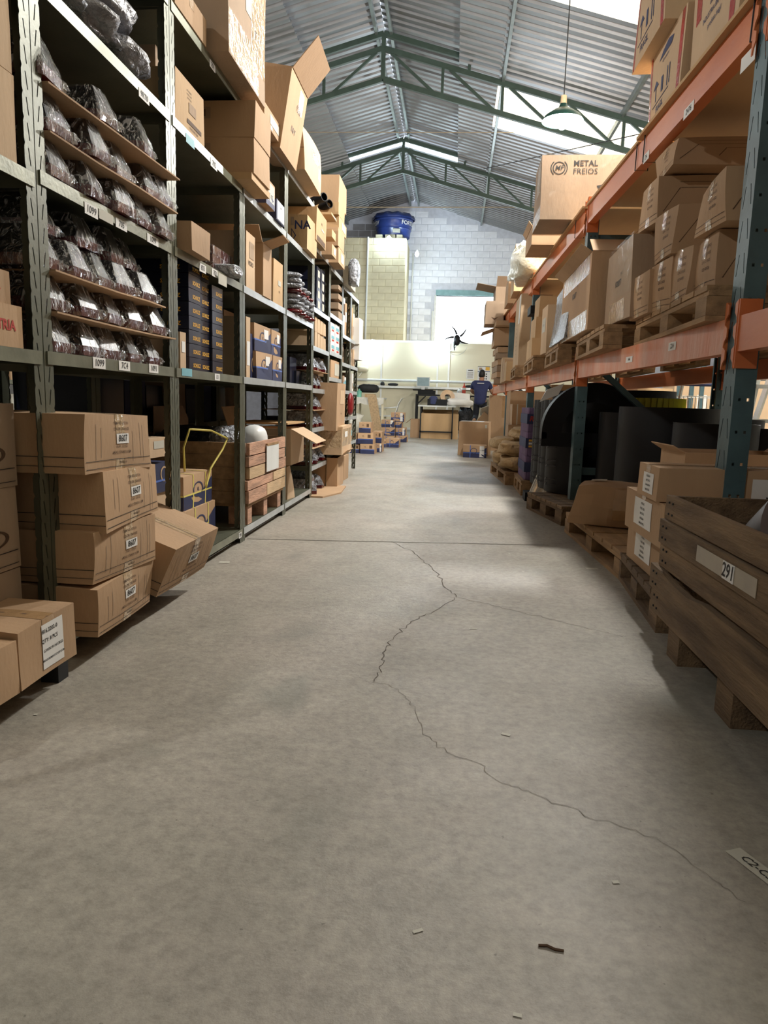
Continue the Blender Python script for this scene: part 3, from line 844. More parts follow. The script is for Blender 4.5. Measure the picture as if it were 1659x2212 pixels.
def carton(label, x0, x1, y0, y1, z0, z1, mat='card', decs=(), rz=0.0, tape=None, bulge=None, wear=None, cat='box', name='cardboard_box', group=None, flaps=(), tapemat='tape', rot=None, seam=True):
    w, d, h = abs(x1 - x0), abs(y1 - y0), abs(z1 - z0)
    NBOX[0] += 1; s = min(w, d, h)
    b = .012 * s if bulge is None else bulge
    wr = .02 * s if wear is None else wear
    o = box_shell(w, d, h, b, wr, NBOX[0]).build(name, mat, None, .6)
    o.location = ((x0 + x1) / 2, (y0 + y1) / 2, z0); o.rotation_euler = rot or (0, 0, rz)
    tag(o, label, cat, group)
    decs = list(decs)
    if tape:                                                   # packing tape down the middle of a face and over the top
        f = tape[0]; tw = .055 / (d if f in 'EW' else w)
        decs += [R(f, 0, .30, tw, .40, tapemat, 'packing_tape')]
        if len(tape) > 1: decs += [R(f, 0, -.40, tw, .2, tapemat, 'packing_tape')]
        if f in 'EW': decs += [R('T', 0, 0, 1.0, .055 / d, tapemat, 'packing_tape')]
        else: decs += [R('T', 0, 0, .055 / w, 1.0, tapemat, 'packing_tape')]
    if seam:
        if tape and tape[0] in 'EW' or not tape: decs += [R('T', 0, 0, 1.0, .006 / d, 'ink_brown', 'flap_seam')]
        else: decs += [R('T', 0, 0, .006 / w, 1.0, 'ink_brown', 'flap_seam')]
    add_decals(o, w, d, h, decs, b, corners(wr, NBOX[0]))
    for f, ang, ln in flaps: flap(o, w, d, h, f, ang, ln, mat)
    return o
def flap(o, w, d, h, f, ang, ln, mat, low=False):
    """cardboard flap hinged on the top (or bottom) edge of a face; ang 0 lies level outwards, 90 stands straight up"""
    c, n, U, V, fw, fh = face_dims(f, w, d, h)
    e = c + V * (-h / 2 if low else h / 2); a = math.radians(ang)
    dr = n * math.cos(a) + Vector((0, 0, math.sin(a))); nn = U.cross(dr).normalized()
    m = MB(); m.prism([(-fw / 2 + .004, 0), (fw / 2 - .004, 0), (fw / 2 - .012, ln * .97), (-fw / 2 + .01, ln)], e, U, dr, nn, .005)
    return m.build('flap', mat, o)
def open_carton(label, x0, x1, y0, y1, z0, z1, mat='card', decs=(), rz=0.0, flaps=(), rot=None, cat='box', group=None):
    w, d, h = abs(x1 - x0), abs(y1 - y0), abs(z1 - z0); t = .005
    m = MB()
    m.box(-w / 2, w / 2, -d / 2, d / 2, 0, t); m.box(-w / 2, -w / 2 + t, -d / 2, d / 2, t, h); m.box(w / 2 - t, w / 2, -d / 2, d / 2, t, h)
    m.box(-w / 2 + t, w / 2 - t, -d / 2, -d / 2 + t, t, h); m.box(-w / 2 + t, w / 2 - t, d / 2 - t, d / 2, t, h)
    o = m.build('open_cardboard_box', mat); o.location = ((x0 + x1) / 2, (y0 + y1) / 2, z0); o.rotation_euler = rot or (0, 0, rz)
    tag(o, label, cat, group); add_decals(o, w, d, h, decs)
    for f, a, l in flaps: flap(o, w, d, h, f, a, l, mat)
    return o
def span(xa, xb, ytop, z0, X, ymax=None):
    """extent of a face on the plane x=X between two columns of the photograph, standing at height z0"""
    ya, yb = yat(xa, X, z0), yat(xb, X, z0)
    z1 = onx(xa, ytop, X).z
    # the top corner is seen at the same distance
    lo, hi = z0, z0 + 4
    for _ in range(50):
        m = (lo + hi) / 2
        if pxof((X, ya, m))[1] > ytop: lo = m
        else: hi = m
    return ya, yb, lo
def LB(label, xa, xb, ytop, z0, X=XL - .01, depth=.4, mat='card', **k):
    ya, yb, z1 = span(xa, xb, ytop, z0, X)
    return carton(label, X - depth, X, ya, yb, z0 + .001, z1, mat, **k)
def RB(label, xa, xb, ytop, z0, X, depth=.4, mat='card', **k):
    ya, yb, z1 = span(xa, xb, ytop, z0, X)
    return carton(label, X, X + depth, ya, yb, z0 + .001, z1, mat, **k)
def lines(f, u, v, rows, size, gap, mat='ink', bold=0.0): return [T(f, u, v - i * gap, size, s, mat, bold) for i, s in enumerate(rows)]

# ---------------------------------------------------------------- bay 0 (cut off by the picture edge)
y1 = YB[1] - .10
zt = [1.346, 1.565, 1.78]
for k in range(2):
    ya = 1.35
    carton('plain pale carton on the cut-off upper shelf, %s of two' % ['lower', 'upper'][k], -1.52, -1.13, ya, YB[1] - .07, zt[k], zt[k + 1] - .004, 'card_lt', decs=[R('E', -.1, -.22, .34, .34, 'card_gr', 'print')])
carton('plain pale carton on the cut-off top shelf by the picture edge', -1.52, -1.13, 1.35, YB[1] - .07, 1.801, 2.04, 'card_lt', decs=[R('E', .1, -.2, .34, .3, 'card_gr', 'print')])
for k, (za, zb, yb) in enumerate(((.893, 1.0, 1.83), (1.0, 1.085, 1.80), (1.085, 1.19, 1.72))):
    carton('carton with red industrial lettering on the cut-off shelf, %s of three' % ['bottom', 'middle', 'top'][k], -1.50, -1.135 - .01 * k, 1.42, yb, za, zb - .002, 'card', decs=[T('E', .20, .0, .34, 'INDÚSTRIA', 'ink_red', .03)], tape='E')
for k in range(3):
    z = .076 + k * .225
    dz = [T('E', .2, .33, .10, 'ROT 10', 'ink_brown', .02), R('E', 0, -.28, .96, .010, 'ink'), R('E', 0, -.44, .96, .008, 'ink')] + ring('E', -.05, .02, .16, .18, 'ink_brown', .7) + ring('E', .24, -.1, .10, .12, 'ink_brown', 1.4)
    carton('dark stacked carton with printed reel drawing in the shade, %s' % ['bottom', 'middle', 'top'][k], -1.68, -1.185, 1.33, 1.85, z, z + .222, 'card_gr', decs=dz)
b = MB().blob((0, 0, .07), (.17, .20, .075), 10, 16, .10, .6, 5, 0).build('wrapped_parcel', 'bag_black', None, 3.2); b.location = (-1.46, 1.62, .753)
tag(b, 'black plastic wrapped parcel lying on the shaded carton stack', 'parcel')
# the two cartons pushed out over the floor
lab816 = [R('E', .08, .0, .36, .82, 'paper', 'label'), T('E', .06, .30, .14, '816.3202-0', 'ink', .02), T('E', .02, .10, .12, 'QTY: 8 PCS', 'ink', .015), T('E', .04, -.10, .11, 'G.W/N.W: 14/13 KGS', 'ink', .015), T('E', .07, -.28, .11, 'MEASUREMENT: 53*28*15CM', 'ink', .015)]
carton('carton with white 816 label jutting out over the floor', -1.18, -1.0, 1.535, 1.79, .076, .222, 'card', decs=[R('E', .06, .0, .38, .80, 'paper', 'label')] + [T('E', .06 - dx, v, s, q, 'ink', .015) for dx, v, s, q in ((.05, .27, .105, '816.3202-0'), (.06, .10, .10, 'QTY: 8 PCS'), (.0, -.08, .072, 'G.W/N.W:14/13KGS'), (.0, -.25, .055, 'MEASUREMENT:53*28*15CM'))], tape='E', wear=.010)
carton('plain carton at the picture edge jutting out over the floor', -1.18, -.995, 1.26, 1.525, .076, .205, 'card', tape='E')
f = MB().bar((-1.06, 1.76, .045), (-1.06, 1.81, .045), .05, .05).build('plastic_wedge', 'black_matte'); tag(f, 'black plastic wedge on the floor under the 816 carton', 'wedge'); f.location.z = -.02

# ---------------------------------------------------------------- bay 1: wrapped tail lights
def light_proto():
    t = empty('wrapped_tail_light')
    W, H, D, b = .126, .110, .26, .030
    def slab(z0, z1, w0, w1, f0, f1, name, mat):
        m = MB(); n = 3; vs = []
        pr = [(-.5, -.42), (-.42, -.5), (.42, -.5), (.5, -.42), (.5, .5), (-.5, .5)]
        for z, w, f in ((z0, w0, f0), (z1, w1, f1)):
            for a, c in pr: vs.append((-(c + .5) * (D + f) + f, a * w, z))
        m.add(vs, [tuple(range(5, -1, -1)), tuple(range(6, 12))] + [(i, (i + 1) % 6, 6 + (i + 1) % 6, 6 + i) for i in range(6)])
        return m.build(name, mat, t, .7)
    slab(.002, b, W * .95, W, 0, 0, 'lens', 'lens_red')
    slab(b, H - .003, W * .97, W * .60, -.003, -.034, 'housing', 'lamp_black')
    # film: a looser crumpled skin
    rg = random.Random(4); m = MB(); rows = []
    pr = [(-.5, -.40), (-.44, -.49), (-.2, -.5), (.05, -.5), (.25, -.5), (.44, -.49), (.5, -.40), (.5, -.1), (.5, .25), (.5, .5), (.2, .5), (-.2, .5), (-.5, .5), (-.5, .25), (-.5, -.1)]
    for z, w, f in ((.0, W * .98, .002), (b * .5, W * 1.02, .005), (b * 1.1, W * 1.01, .003), (b * 1.6, W * .94, -.002), (H * .62, W * .82, -.012), (H * .82, W * .71, -.022), (H * 1.0, W * .63, -.031), (H * 1.01, W * .5, -.05)):
        row = []
        for a, c in pr:
            row.append((-(c + .5) * (D + f) + f + rg.uniform(-.0015, .003), a * w * (1 + rg.uniform(-.02, .03)), z + rg.uniform(-.002, .002)))
        rows.append(row)
    N = len(rows[0]); vs = [q for r in rows for q in r]
    m.add(vs, [(i * N + k, i * N + (k + 1) % N, (i + 1) * N + (k + 1) % N, (i + 1) * N + k) for i in range(len(rows) - 1) for k in range(N)] + [tuple((len(rows) - 1) * N + k for k in range(N))])
    # loose tail of film gathered at one lower corner
    m.blob((-.004, W * .52, .018), (.012, .022, .014), 6, 8, .3, .9, 6)
    m.build('plastic_film', 'wrap_film', t, .4)
    return t
proto = light_proto(); used = [False]
def wl(x, y, z, rz, label, sx=1.0, sz=1.0):
    o = proto if not used[0] else copy_tree(proto); used[0] = True
    o.location = (x, y, z); o.rotation_euler = (0, 0, rz); o.scale = (1, sx, sz)
    tag(o, label, 'tail light', 'film wrapped tail lights')
rg = random.Random(11)
def sheet(pts, z, label, x0=-1.58, x1=-1.115):
    """corrugated card sheet lying between tiers, sagging at its edge"""
    m = MB(); k = len(pts); vs = []
    for dz in (0, .005):
        for y, zz, xo in pts:
            vs += [(x0, y, zz + dz), (x1 + xo, y, zz + dz)]
    fs = [(2 * i, 2 * i + 1, 2 * i + 3, 2 * i + 2) for i in range(k - 1)]
    fs = [q[::-1] for q in fs] + [tuple(j + 2 * k for j in q) for q in fs]
    fs += [(2 * i + 1, 2 * i + 3, 2 * k + 2 * i + 3, 2 * k + 2 * i + 1) for i in range(k - 1)] + [(0, 1, 2 * k + 1, 2 * k), (2 * k - 2, 4 * k - 2, 4 * k - 1, 2 * k - 1)]
    m.add(vs, fs); o = m.build('card_sheet', 'card'); tag(o, label, 'cardboard sheet', 'card sheets between tail light tiers'); return o
tierw = ['lowest', 'second', 'third', 'top']
# lower opening: four tiers on shelf .892
zl = [.893, 1.005, 1.116, 1.226]
ys = [[2.01, 2.18, 2.33, 2.50, 2.68], [2.00, 2.17, 2.34, 2.52, 2.70], [1.99, 2.15, 2.30, 2.45, 2.62], [2.03, 2.24, 2.47, 2.60]]
for t_, (z, row) in enumerate(zip(zl, ys)):
    for k, y in enumerate(row):
        wl(-1.125 - (.05 if t_ == 3 else 0) + rg.uniform(-.012, .012), y + rg.uniform(-.01, .01), z + (.005 if t_ in (1, 2) else 0), rg.uniform(-.12, .12), 'film wrapped tail light, %s from near post, %s tier, lower opening' % (NUM[k], tierw[t_]), rg.uniform(.92, 1.08), rg.uniform(.9, 1.05))
sheet([(1.95, .998, .01), (2.3, .994, .02), (2.6, .999, .0), (2.80, 1.0, .015)], 0, 'torn card sheet under the second tier of the lower tail lights')
sheet([(1.95, 1.110, .01), (2.3, 1.104, .02), (2.55, 1.110, .015), (2.74, 1.112, .0)], 0, 'torn card sheet under the third tier of the lower tail lights')
zu = [1.363, 1.475, 1.598]
ys = [[2.02, 2.21, 2.39, 2.57, 2.70], [2.01, 2.22, 2.42, 2.62, 2.75], [1.99, 2.28, 2.56]]
for t_, (z, row) in enumerate(zip(zu, ys)):
    for k, y in enumerate(row):
        wl(-1.105 + rg.uniform(-.012, .012), y + rg.uniform(-.01, .01), z + (.006 if t_ else 0), rg.uniform(-.12, .12), 'film wrapped tail light, %s from near post, %s tier, upper opening' % (NUM[k], tierw[t_ if t_ < 2 else 2]), rg.uniform(.95, 1.1), rg.uniform(.95, 1.1))
sheet([(1.95, 1.468, .01), (2.2, 1.464, .02), (2.45, 1.468, .03), (2.80, 1.47, .03)], 0, 'bent card sheet under the second tier of the upper tail lights')
sheet([(1.95, 1.590, .01), (2.2, 1.590, .02), (2.5, 1.592, .03), (2.80, 1.592, .04)], 0, 'bent card sheet under the topmost tier of tail lights')
# bags on the top shelf of bay 1
for k, (y, z, rx, ry, rz_, tilt) in enumerate(((2.12, 1.90, .16, .15, .055, .0), (2.33, 1.91, .16, .15, .06, .1), (2.57, 1.90, .16, .14, .055, 0), (2.16, 2.02, .15, .17, .06, .15), (2.47, 2.01, .15, .16, .055, .1), (2.25, 2.12, .13, .15, .05, 0))):
    o = MB().blob((0, 0, 0), (rx, ry, rz_), 14, 22, .16, .75, 30 + k).build('plastic_bag', 'bag_grey', None, 3.2)
    o.location = (-1.27, y, z + .035); o.rotation_euler = (tilt * .5, .12, 0)
    tag(o, 'grey crinkled plastic bag of parts on the top shelf, %s of the heap' % ['near bottom', 'middle bottom', 'far bottom', 'near middle layer', 'far middle layer', 'topmost'][k], 'plastic bag', 'grey bags heaped on a shelf')
LB('tall brown carton standing behind the grey plastic bags', 338, 352, 96, 1.843, XL - .10, .4, 'card_gr')

# shelf edge labels
def shelf_label(px, py, X, wpx, s, mat='paper', hgt=.030, dz=0, tilt=0, label=None, bold=.01):
    p = onx(px, py, X); q = onx(px + wpx, py, X)
    L = q.y - p.y
    o = MB().add([(0, 0, 0), (0, L, 0), (0, L, hgt), (0, 0, hgt)], [(0, 1, 2, 3)]).build('shelf_label', mat)
    o.location = (X, p.y, p.z - hgt / 2); o.rotation_euler = (tilt, 0, 0)
    tag(o, label or ('paper shelf label reading %s' % s), 'label', 'paper labels on shelf edges')
    if s:
        vs, fs = text_geo(s, bold, .1); sz = hgt * .9
        sz = min(sz, L * 1.5 / max(1, len(s)))
        MB().add([(.0008, L / 2 + x * sz, hgt / 2 + y * sz) for x, y in vs], fs).build('lettering', 'ink', o)
    return o
XS = XL + .0055
shelf_label(201, 783, XS, 27, '1099', label='handwritten 1099 label on the waist-high shelf edge below tail lights', hgt=.034)
shelf_label(257, 789, XS, 24, '7C4', label='handwritten 7C4 label on the waist-high shelf edge', hgt=.032)
shelf_label(322, 795, XS, 20, '1091', label='handwritten 1091 label on the waist-high shelf edge', hgt=.032)
shelf_label(183, 447, XS, 28, '1099', label='handwritten 1099 label on the shelf edge between tail light openings', hgt=.034)
shelf_label(250, 479, XS, 24, '705', label='handwritten 705 label in the middle of the tail light shelf edge', hgt=.03)
shelf_label(318, 512, XS, 24, '1099', label='handwritten 1099 label near the far end of the tail light shelf edge', hgt=.03)
shelf_label(214, 460, XS, 30, '', 'paper_old', label='faded paper strip between two labels on the tail light shelf edge')
shelf_label(300, 197, XS, 22, '9RT0', label='handwritten 9RT0 label on the upper shelf edge under grey bags')
shelf_label(453, 134, XS, 12, '701', label='handwritten 701 label on the top shelf edge under big carton')
shelf_label(455, 348, XS, 14, '702', label='handwritten 702 label on the shelf edge under two stacked cartons', hgt=.036)
shelf_label(402, 296, XS, 18, '', 'paper_cyan', label='pale blue sticker on the shelf edge under printed carton', hgt=.034)
shelf_label(431, 576, XS, 14, '833', label='handwritten 833 label hanging on the shelf edge under plain carton', hgt=.034)
shelf_label(458, 587, XS, 12, '703', label='handwritten 703 label on the shelf edge under plastic trays', hgt=.034)
shelf_label(472, 600, XS + .012, 18, '', 'paper_old', label='curled barcode strip on the shelf edge under plastic trays', hgt=.05)
shelf_label(393, 803, XS, 22, '', 'paper_cyan', label='pale blue sticker on the shelf edge under black boxes', hgt=.032)
shelf_label(464, 814, XS, 11, '131', label='small printed label on the shelf edge under black boxes', hgt=.03)
shelf_label(516, 1158, XS, 6, '705', label='small paper label on the bottom shelf edge by the post', hgt=.03)

# the 8607 stack
def d8607(sc=1.0):
    tx = ['ITEM NO: IOTON', 'COLOR: ORANGE', 'QTY: 8 PCS', 'G.W: 15 KGS', 'N.W: 13 KGS', 'MEAS: 57X40X16 CM']
    d = [T('E', .02, .34 - i * .105, .075, s, 'ink_brown', .004) for i, s in enumerate(tx)]
    d += [R('E', 0, -.30, .97, .010, 'ink', 'print'), R('E', 0, -.43, .97, .010, 'ink', 'print'), R('S', 0, -.22, 1, .012, 'ink', 'print'), R('S', 0, -.38, 1, .010, 'ink', 'print')]
    d += [R('E', .03, .06, .19, .18, 'paper', 'label'), T('E', .03, .06, .17, '8607', 'ink', .015, .1)]
    d += [T('E', .04, -.37, .055, 'FRAGILE UP', 'ink_brown', .01)]
    for u in (-.35, -.28, .2, .33, .38): d += [R('E', u, random.uniform(-.1, .1), .006, random.uniform(.5, .8), 'card_gr', 'crease')]
    return d
s8 = ((1.915, 2.290, .077, .232, -1.000, .02), (1.925, 2.315, .234, .388, -.995, -.02), (1.945, 2.335, .390, .556, -.992, .03), (1.885, 2.290, .558, .722, -1.003, -.02))
for k, (a, b, z0, z1, X, r) in enumerate(s8):
    o = carton('brown carton with 8607 label, %s of the leaning stack of four' % ['bottom', 'second from bottom', 'third from bottom', 'top'][k], X - .52, X, a, b, z0, z1, 'card', decs=d8607(), rz=r, tape='EE', tapemat='tape_clear', wear=.014, bulge=.006, group='cartons labelled 8607')
o = carton('brown carton with 8607 label tipped against the stack', -1.36, -.985, 2.36, 2.80, .076, .262, 'card', decs=d8607(), tape='EE', tapemat='tape_clear', wear=.014, group='cartons labelled 8607')
o.rotation_euler = (0, math.radians(20), math.radians(-3)); o.location.z = .145

# ---------------------------------------------------------------- bay 1/2 foot: two-tone strapped boxes, glimpsed cartons
def two_tone(f, lo=.12, diag=True, text=None, tagr=False, logo=True, strap='strap_yellow', su=(-.18, .25)):
    d = []
    for q in f:
        pts = [(-.5, -.5), (.5, -.5), (.5, .32), (.12, -.06), (-.5, -.06)] if diag and q != 'S' else [(-.5, -.5), (.5, -.5), (.5, -.05), (-.5, -.05)]
        d.append(PG(q, pts, 'box_navy', 'blue_print'))
        if logo:
            d += ring(q, -.02, .02, .19, .235, 'box_navy', .75, 'logo') + [T(q, -.02, .02, .16, 'VL', 'ink_blue', .02, .2, 'logo')]
    if tagr: d += [R('E', .3, -.05, .16, .7, 'paper', 'label'), T('E', .3, .05, .10, 'LOTE', 'ink', .01), T('E', .3, -.15, .10, '11.080', 'ink', .01)]
    if strap:
        for q in f: d += [R(q, u, 0, .03, 1.0, strap, 'strap') for u in su] + [R(q, 0, -.08, 1.0, .05, strap, 'strap')]
        d += [R('T', 0, u, 1.0, .03, strap, 'strap') for u in su]
    return d
X2 = -1.22
def LBX(*a, **k): return LB(*a, **k)
o = LB('blue and brown strapped box on the bottom shelf, lower of two', 399, 464, 1106, .076, X2, .34, 'card', decs=two_tone('ES'), seam=False)
zt_ = o.location.z + .1
ya, yb, zz = span(399, 464, 1106, .076, X2)
o = LB('blue and brown strapped box on the bottom shelf, upper of two', 397, 457, 1030, zz, X2 - .01, .34, 'card', decs=two_tone('ES'), seam=False)
ya, yb, z2 = span(397, 457, 1030, zz, X2 - .01)
ps = [(X2 - .08, ya + .20, z2 + .003), (X2 - .08, ya + .19, z2 + .12), (X2 - .06, ya + .22, z2 + .21), (X2, ya + .36, z2 + .20), (X2 + .04, ya + .50, z2 + .155), (X2 + .03, ya + .45, z2 + .10), (X2 + .006, ya + .33, z2 + .01), (X2 + .006, ya + .26, z2 - .08)]
m = MB(); q = [Vector(p) for p in ps]; sm = []
for i in range(len(q) - 1):
    for k in range(5): sm.append(q[i].lerp(q[i + 1], k / 5))
sm.append(q[-1])
o = m.tube(sm, .0055, 6).build('packing_strap', 'strap_yellow', None, 3.2)
tag(o, 'loose yellow packing strap looping up from the strapped boxes', 'strap')
LB('small pale carton with torn label behind the 8607 stack', 323, 362, 948, .52, -1.24, .24, 'card_lt', decs=[R('E', .0, .15, .55, .4, 'paper_old', 'label')])
LB('blue parcel box behind the 8607 stack', 326, 366, 1003, .36, -1.26, .24, 'box_navy', decs=[*ring('E', .2, .1, .2, .26, 'card_or', .8), R('E', 0, -.1, 1, .07, 'strap_blue', 'strap')])
LB('plain low carton beneath the blue parcel behind the stack', 330, 370, 1062, .10, -1.27, .24, 'card_lt')

# ---------------------------------------------------------------- bay 2
Z = LEV
LB('plain carton on top of the shelving beside the big one', 379, 446, -60, Z[4] + .001, XL + .01, .45, 'card', tape='E')
big = onz(493.5, 111, Z[4])
yb = yat(570.5, big.x, Z[4]); 
carton('large taped carton overhanging the top shelf', big.x - .62, big.x, big.y, yb, Z[4] + .001, Z[4] + .52, 'card_gr',
       decs=[R('E', -.1, -.32, .8, .34, 'tape_clear', 'packing_tape'), R('E', .28, .12, .42, .8, 'tape_clear', 'packing_tape'), R('E', .0, .22, .16, .35, 'paper_old', 'label'), T('S', .1, -.2, .05, 'BRAZIL', 'ink_brown'), T('E', .2, -.02, .1, 'T', 'ink_brown', .03)], bulge=.004)
ya, yb, z1 = span(379.5, 441, 141, Z[3], XL - .005)
pr = [T('E', -.05, .30 - i * .07, .05, s, 'ink_brown', .01) for i, s in enumerate(('KIT REPARO', 'FREIO A AR', '(VALVULA)'))] + [T('E', .1, -.38, .07, 'BARCODE 7028', 'ink_brown', .01), R('E', .12, -.28, .5, .08, 'ink_brown', 'print'), R('E', .05, .0, .25, .2, 'card_gr', 'print')]
carton('tall printed carton on the shelf with blue sticker', XL - .42, XL - .005, ya, yb, Z[3] + .001, z1, 'card_or', decs=pr)
cb = onz(549, 372, Z[3] + .035)
yb = yat(568, cb.x, Z[3] + .035)
o = carton('flattened carton tray under the two stacked cartons', cb.x - .44, cb.x - .01, cb.y - .01, cb.y + .34, Z[3] + .001, Z[3] + .034, 'card_or')
d2 = [PG('S', [(-.42, .32), (-.02, .32), (-.02, .0), (-.42, .0)], 'card_gr', 'print'), R('S', -.28, .16, .1, .18, 'ink_brown', 'print'), R('S', -.14, .16, .12, .2, 'ink_brown', 'print')]
ht = (span(549, 568, 216, Z[3] + .035, cb.x)[2] - Z[3] - .035) / 2
for k in range(2):
    carton('brown carton with barcode panel overhanging the shelf, %s of two' % ['lower', 'upper'][k], cb.x - .42, cb.x + .004 * k, cb.y, max(yb, cb.y + .3), Z[3] + .035 + k * ht, Z[3] + .034 + (k + 1) * ht, 'card', decs=d2)
p = onz(415, 556, Z[2]); 
LB('plain small carton standing at the shelf edge', 414, 454, 476, Z[2], XL + .045, .26, 'card')
for k in range(3):
    ya, yb, z1 = span(459, 520, 577 - 18 * k, Z[2] + .045 + .042 * k, XL - .05)
    o = MB().box(-.32, 0, 0, .30, 0, .038); o.box(-.315, -.005, .305, .31, .0, .036)
    o = o.build('plastic_tray', 'lens_red'); o.location = (XL - .05, yat(459, XL - .05, Z[2] + .05), Z[2] + .012 + .041 * k)
    tag(o, 'film wrapped tray of dark red parts, %s of the three stacked' % ['bottom', 'middle', 'top'][k], 'tray', 'stacked trays of red parts')
    MB().box(-.322, .003, -.003, .303, -.001, .0395).build('plastic_film', 'wrap_film', o)
o = MB().blob((0, 0, .028), (.09, .07, .028), 8, 14, .05, .5, 3, 0).build('clear_clamshell', 'bag_silver', None, 3.2); o.location = (XL - .03, 3.55, Z[2] + .001); tag(o, 'clear plastic clamshell pack beside the red trays', 'pack')
# black branded boxes
yc = [yat(q, XL - .03, Z[1]) for q in (409, 435, 459, 482)]
hh = .0585
for c in range(3):
    for r in range(7 if c == 2 else 8):
        a, b = yc[c] + .002, yc[c + 1] - .002
        o = carton('glossy black box with yellow lettering, %s from the bottom of the %s column' % (NUM[r], ['near', 'middle', 'far'][c]), XL - .30, XL - .03 - .012 * (c % 2), a, b, Z[1] + .001 + r * hh, Z[1] + (r + 1) * hh - .001, 'box_black',
                   decs=[T('E', .12, -.1, .42, 'SCHULZ', 'ink_yellow', .03), T('S', .2, -.1, .42, 'SCHULZ', 'ink_yellow', .03)], seam=False, wear=.001, bulge=0, name='product_box', group='black boxes with yellow lettering')
LB('brown carton behind the black boxes near the far post', 486, 512, 737, Z[1], XL - .16, .3, 'card_gr', decs=[R('E', 0, -.3, .9, .3, 'box_navy', 'print'), T('E', .1, -.2, .1, 'com.br', 'paper_old')])
LB('grey carton stacked above the one behind the black boxes', 484, 511, 668, Z[1] + .18, XL - .17, .3, 'card_gr')
LB('small carton with white label in front of the black boxes', 390, 402, 716, Z[1], XL + .0, .2, 'card_lt', decs=[R('E', 0, .1, .6, .3, 'paper', 'label')])
# ---------------------------------------------------------------- bay 3: plank crate at its foot
CRX0, CRX1, CRY0, CRY1, CRZ0, CRZ1 = -2.0, -1.105, yat(537, -1.105, .3), 4.70, .20, .0, 
CRZ1 = span(537, 616, 957, .2, -1.105)[2]
t = empty('wooden_crate', (CRX1, CRY0, .076)); tag(t, 'pinkish plank crate with plastic pouch standing on the bottom shelf', 'crate')
L = CRY1 - CRY0; H0, H1 = .125, CRZ1 - .076
def plank(m_, name, mat, par): return m_.build(name, mat, par)
rows = [(.0, .13, [(0, .45), (.46, 1)]), (.135, .235, [(-.02, .62), (.63, 1.0)]), (.24, .36, [(.02, .40), (.41, 1.02)]), (.365, .47, [(0, .40), (.41, .97)]), (.475, .60, [(.02, 1.0)])]
k_ = (H1 - H0) / .60
mats = ['wood_pink', 'wood_pink', 'wood_lt', 'wood_pink', 'wood_pink']
rgc = random.Random(8)
for (a, b, segs), mt in zip(rows, mats):
    for s0, s1 in segs:
        q = rgc.uniform(0, .006)
        MB().box(-.02 + q, q, L * s0, L * s1 - .004, H0 + a * k_, H0 + b * k_ - .004).build('plank', rgc.choice([mt, 'wood_pink', 'wood_lt']), t)
for i in range(5):
    z = H0 + i * .12 * k_
    MB().box(-.885, -.022, 0, .018, z, z + .117 * k_).build('plank', 'wood', t)
    MB().box(-.885, -.022, L - .018, L, z, z + .117 * k_).build('plank', 'wood', t)
    MB().box(-.90, -.886, 0, L, z, z + .117 * k_).build('plank', 'wood', t)
for y in (.05, L * .5 - .04, L - .13):
    for x in (-.13, -.85): MB().box(x, x + .11, y, y + .085, 0, H0 - .02).build('leg_block', 'wood_pink', t)
MB().box(-.88, -.01, .02, L - .02, H0 - .02, H0).build('floor_board', 'wood', t)
pp = MB(); u0, u1 = .40 * L, .74 * L
pp.box(.008, .011, u0, u1, H0 + .26 * k_, H0 + .54 * k_); pp.build('document_pouch', 'white_plastic', t)
MB().box(.0, .013, u0 + .01, u1 - .01, H0 + .535 * k_, H0 + .56 * k_).build('document_pouch_tape', 'tape', t)
for i, (x, y, z, r, mt, lb) in enumerate(((-1.52, CRY0 + .28, CRZ1 - .03, (.22, .20, .10), 'bag_black', 'black plastic bag bulging from the near end of the plank crate'),
                                     (-1.30, CRY0 + .22, CRZ1 - .02, (.11, .12, .10), 'bag_silver', 'silvery plastic bag on top of the plank crate'),
                                     (-1.22, CRY0 + .52, CRZ1 - .02, (.08, .10, .10), 'white_plastic', 'white plastic canister on top of the plank crate'))):
    o = MB().blob((0, 0, 0), r, 12, 18, .14 if i < 2 else .02, .8, 60 + i).build('plastic_bag' if i < 2 else 'plastic_canister', mt, None, 3.2); o.location = (x, y, z); tag(o, lb, 'plastic bag' if i < 2 else 'canister')
o = MB().prism([(0, 0), (.55, 0), (.55, .12), (.46, .20), (0, .20)], (0, 0, 0), (0, 1, 0), (0, 0, 1), (1, 0, 0), .006).build('card_flap_sheet', 'card_gr'); o.location = (-1.75, CRY0 + .25, CRZ1 - .02); tag(o, 'grey card sheet standing up inside the plank crate', 'cardboard sheet')

# bay 3 shelves
LB('box with dark blue base and white delivery label on the upper shelf', 575, 594, 381, Z[3], XL + .05, .30, 'card', decs=[R('E', 0, -.25, 1, .5, 'box_navy', 'print'), R('S', 0, -.25, 1, .5, 'box_navy', 'print'), R('E', .05, .05, .7, .7, 'paper_old', 'label'), T('E', .05, -.1, .18, '7Z4', 'ink', .02)])
LB('blue box with white handwritten sheet near the post', 597, 614, 428, Z[3], XL + .02, .30, 'box_navy', decs=[R('E', .0, 0, .85, .9, 'paper', 'label'), T('E', 0, .2, .16, '804', 'ink', .02)])
LB('orange carton partly hidden under the overhanging cartons', 533, 556, 370, Z[3], XL - .03, .3, 'card_or')
LB('tall carton with torn print beside the post', 531, 550, 497, Z[2], XL - .0, .36, 'card_lt', decs=[T('E', 0, -.05, .12, 'VIDRO', 'ink_brown', .01), R('E', .1, .2, .5, .3, 'card_gr', 'print')])
ya, yb, z1 = span(577, 585, 530, Z[2], XL + .01)
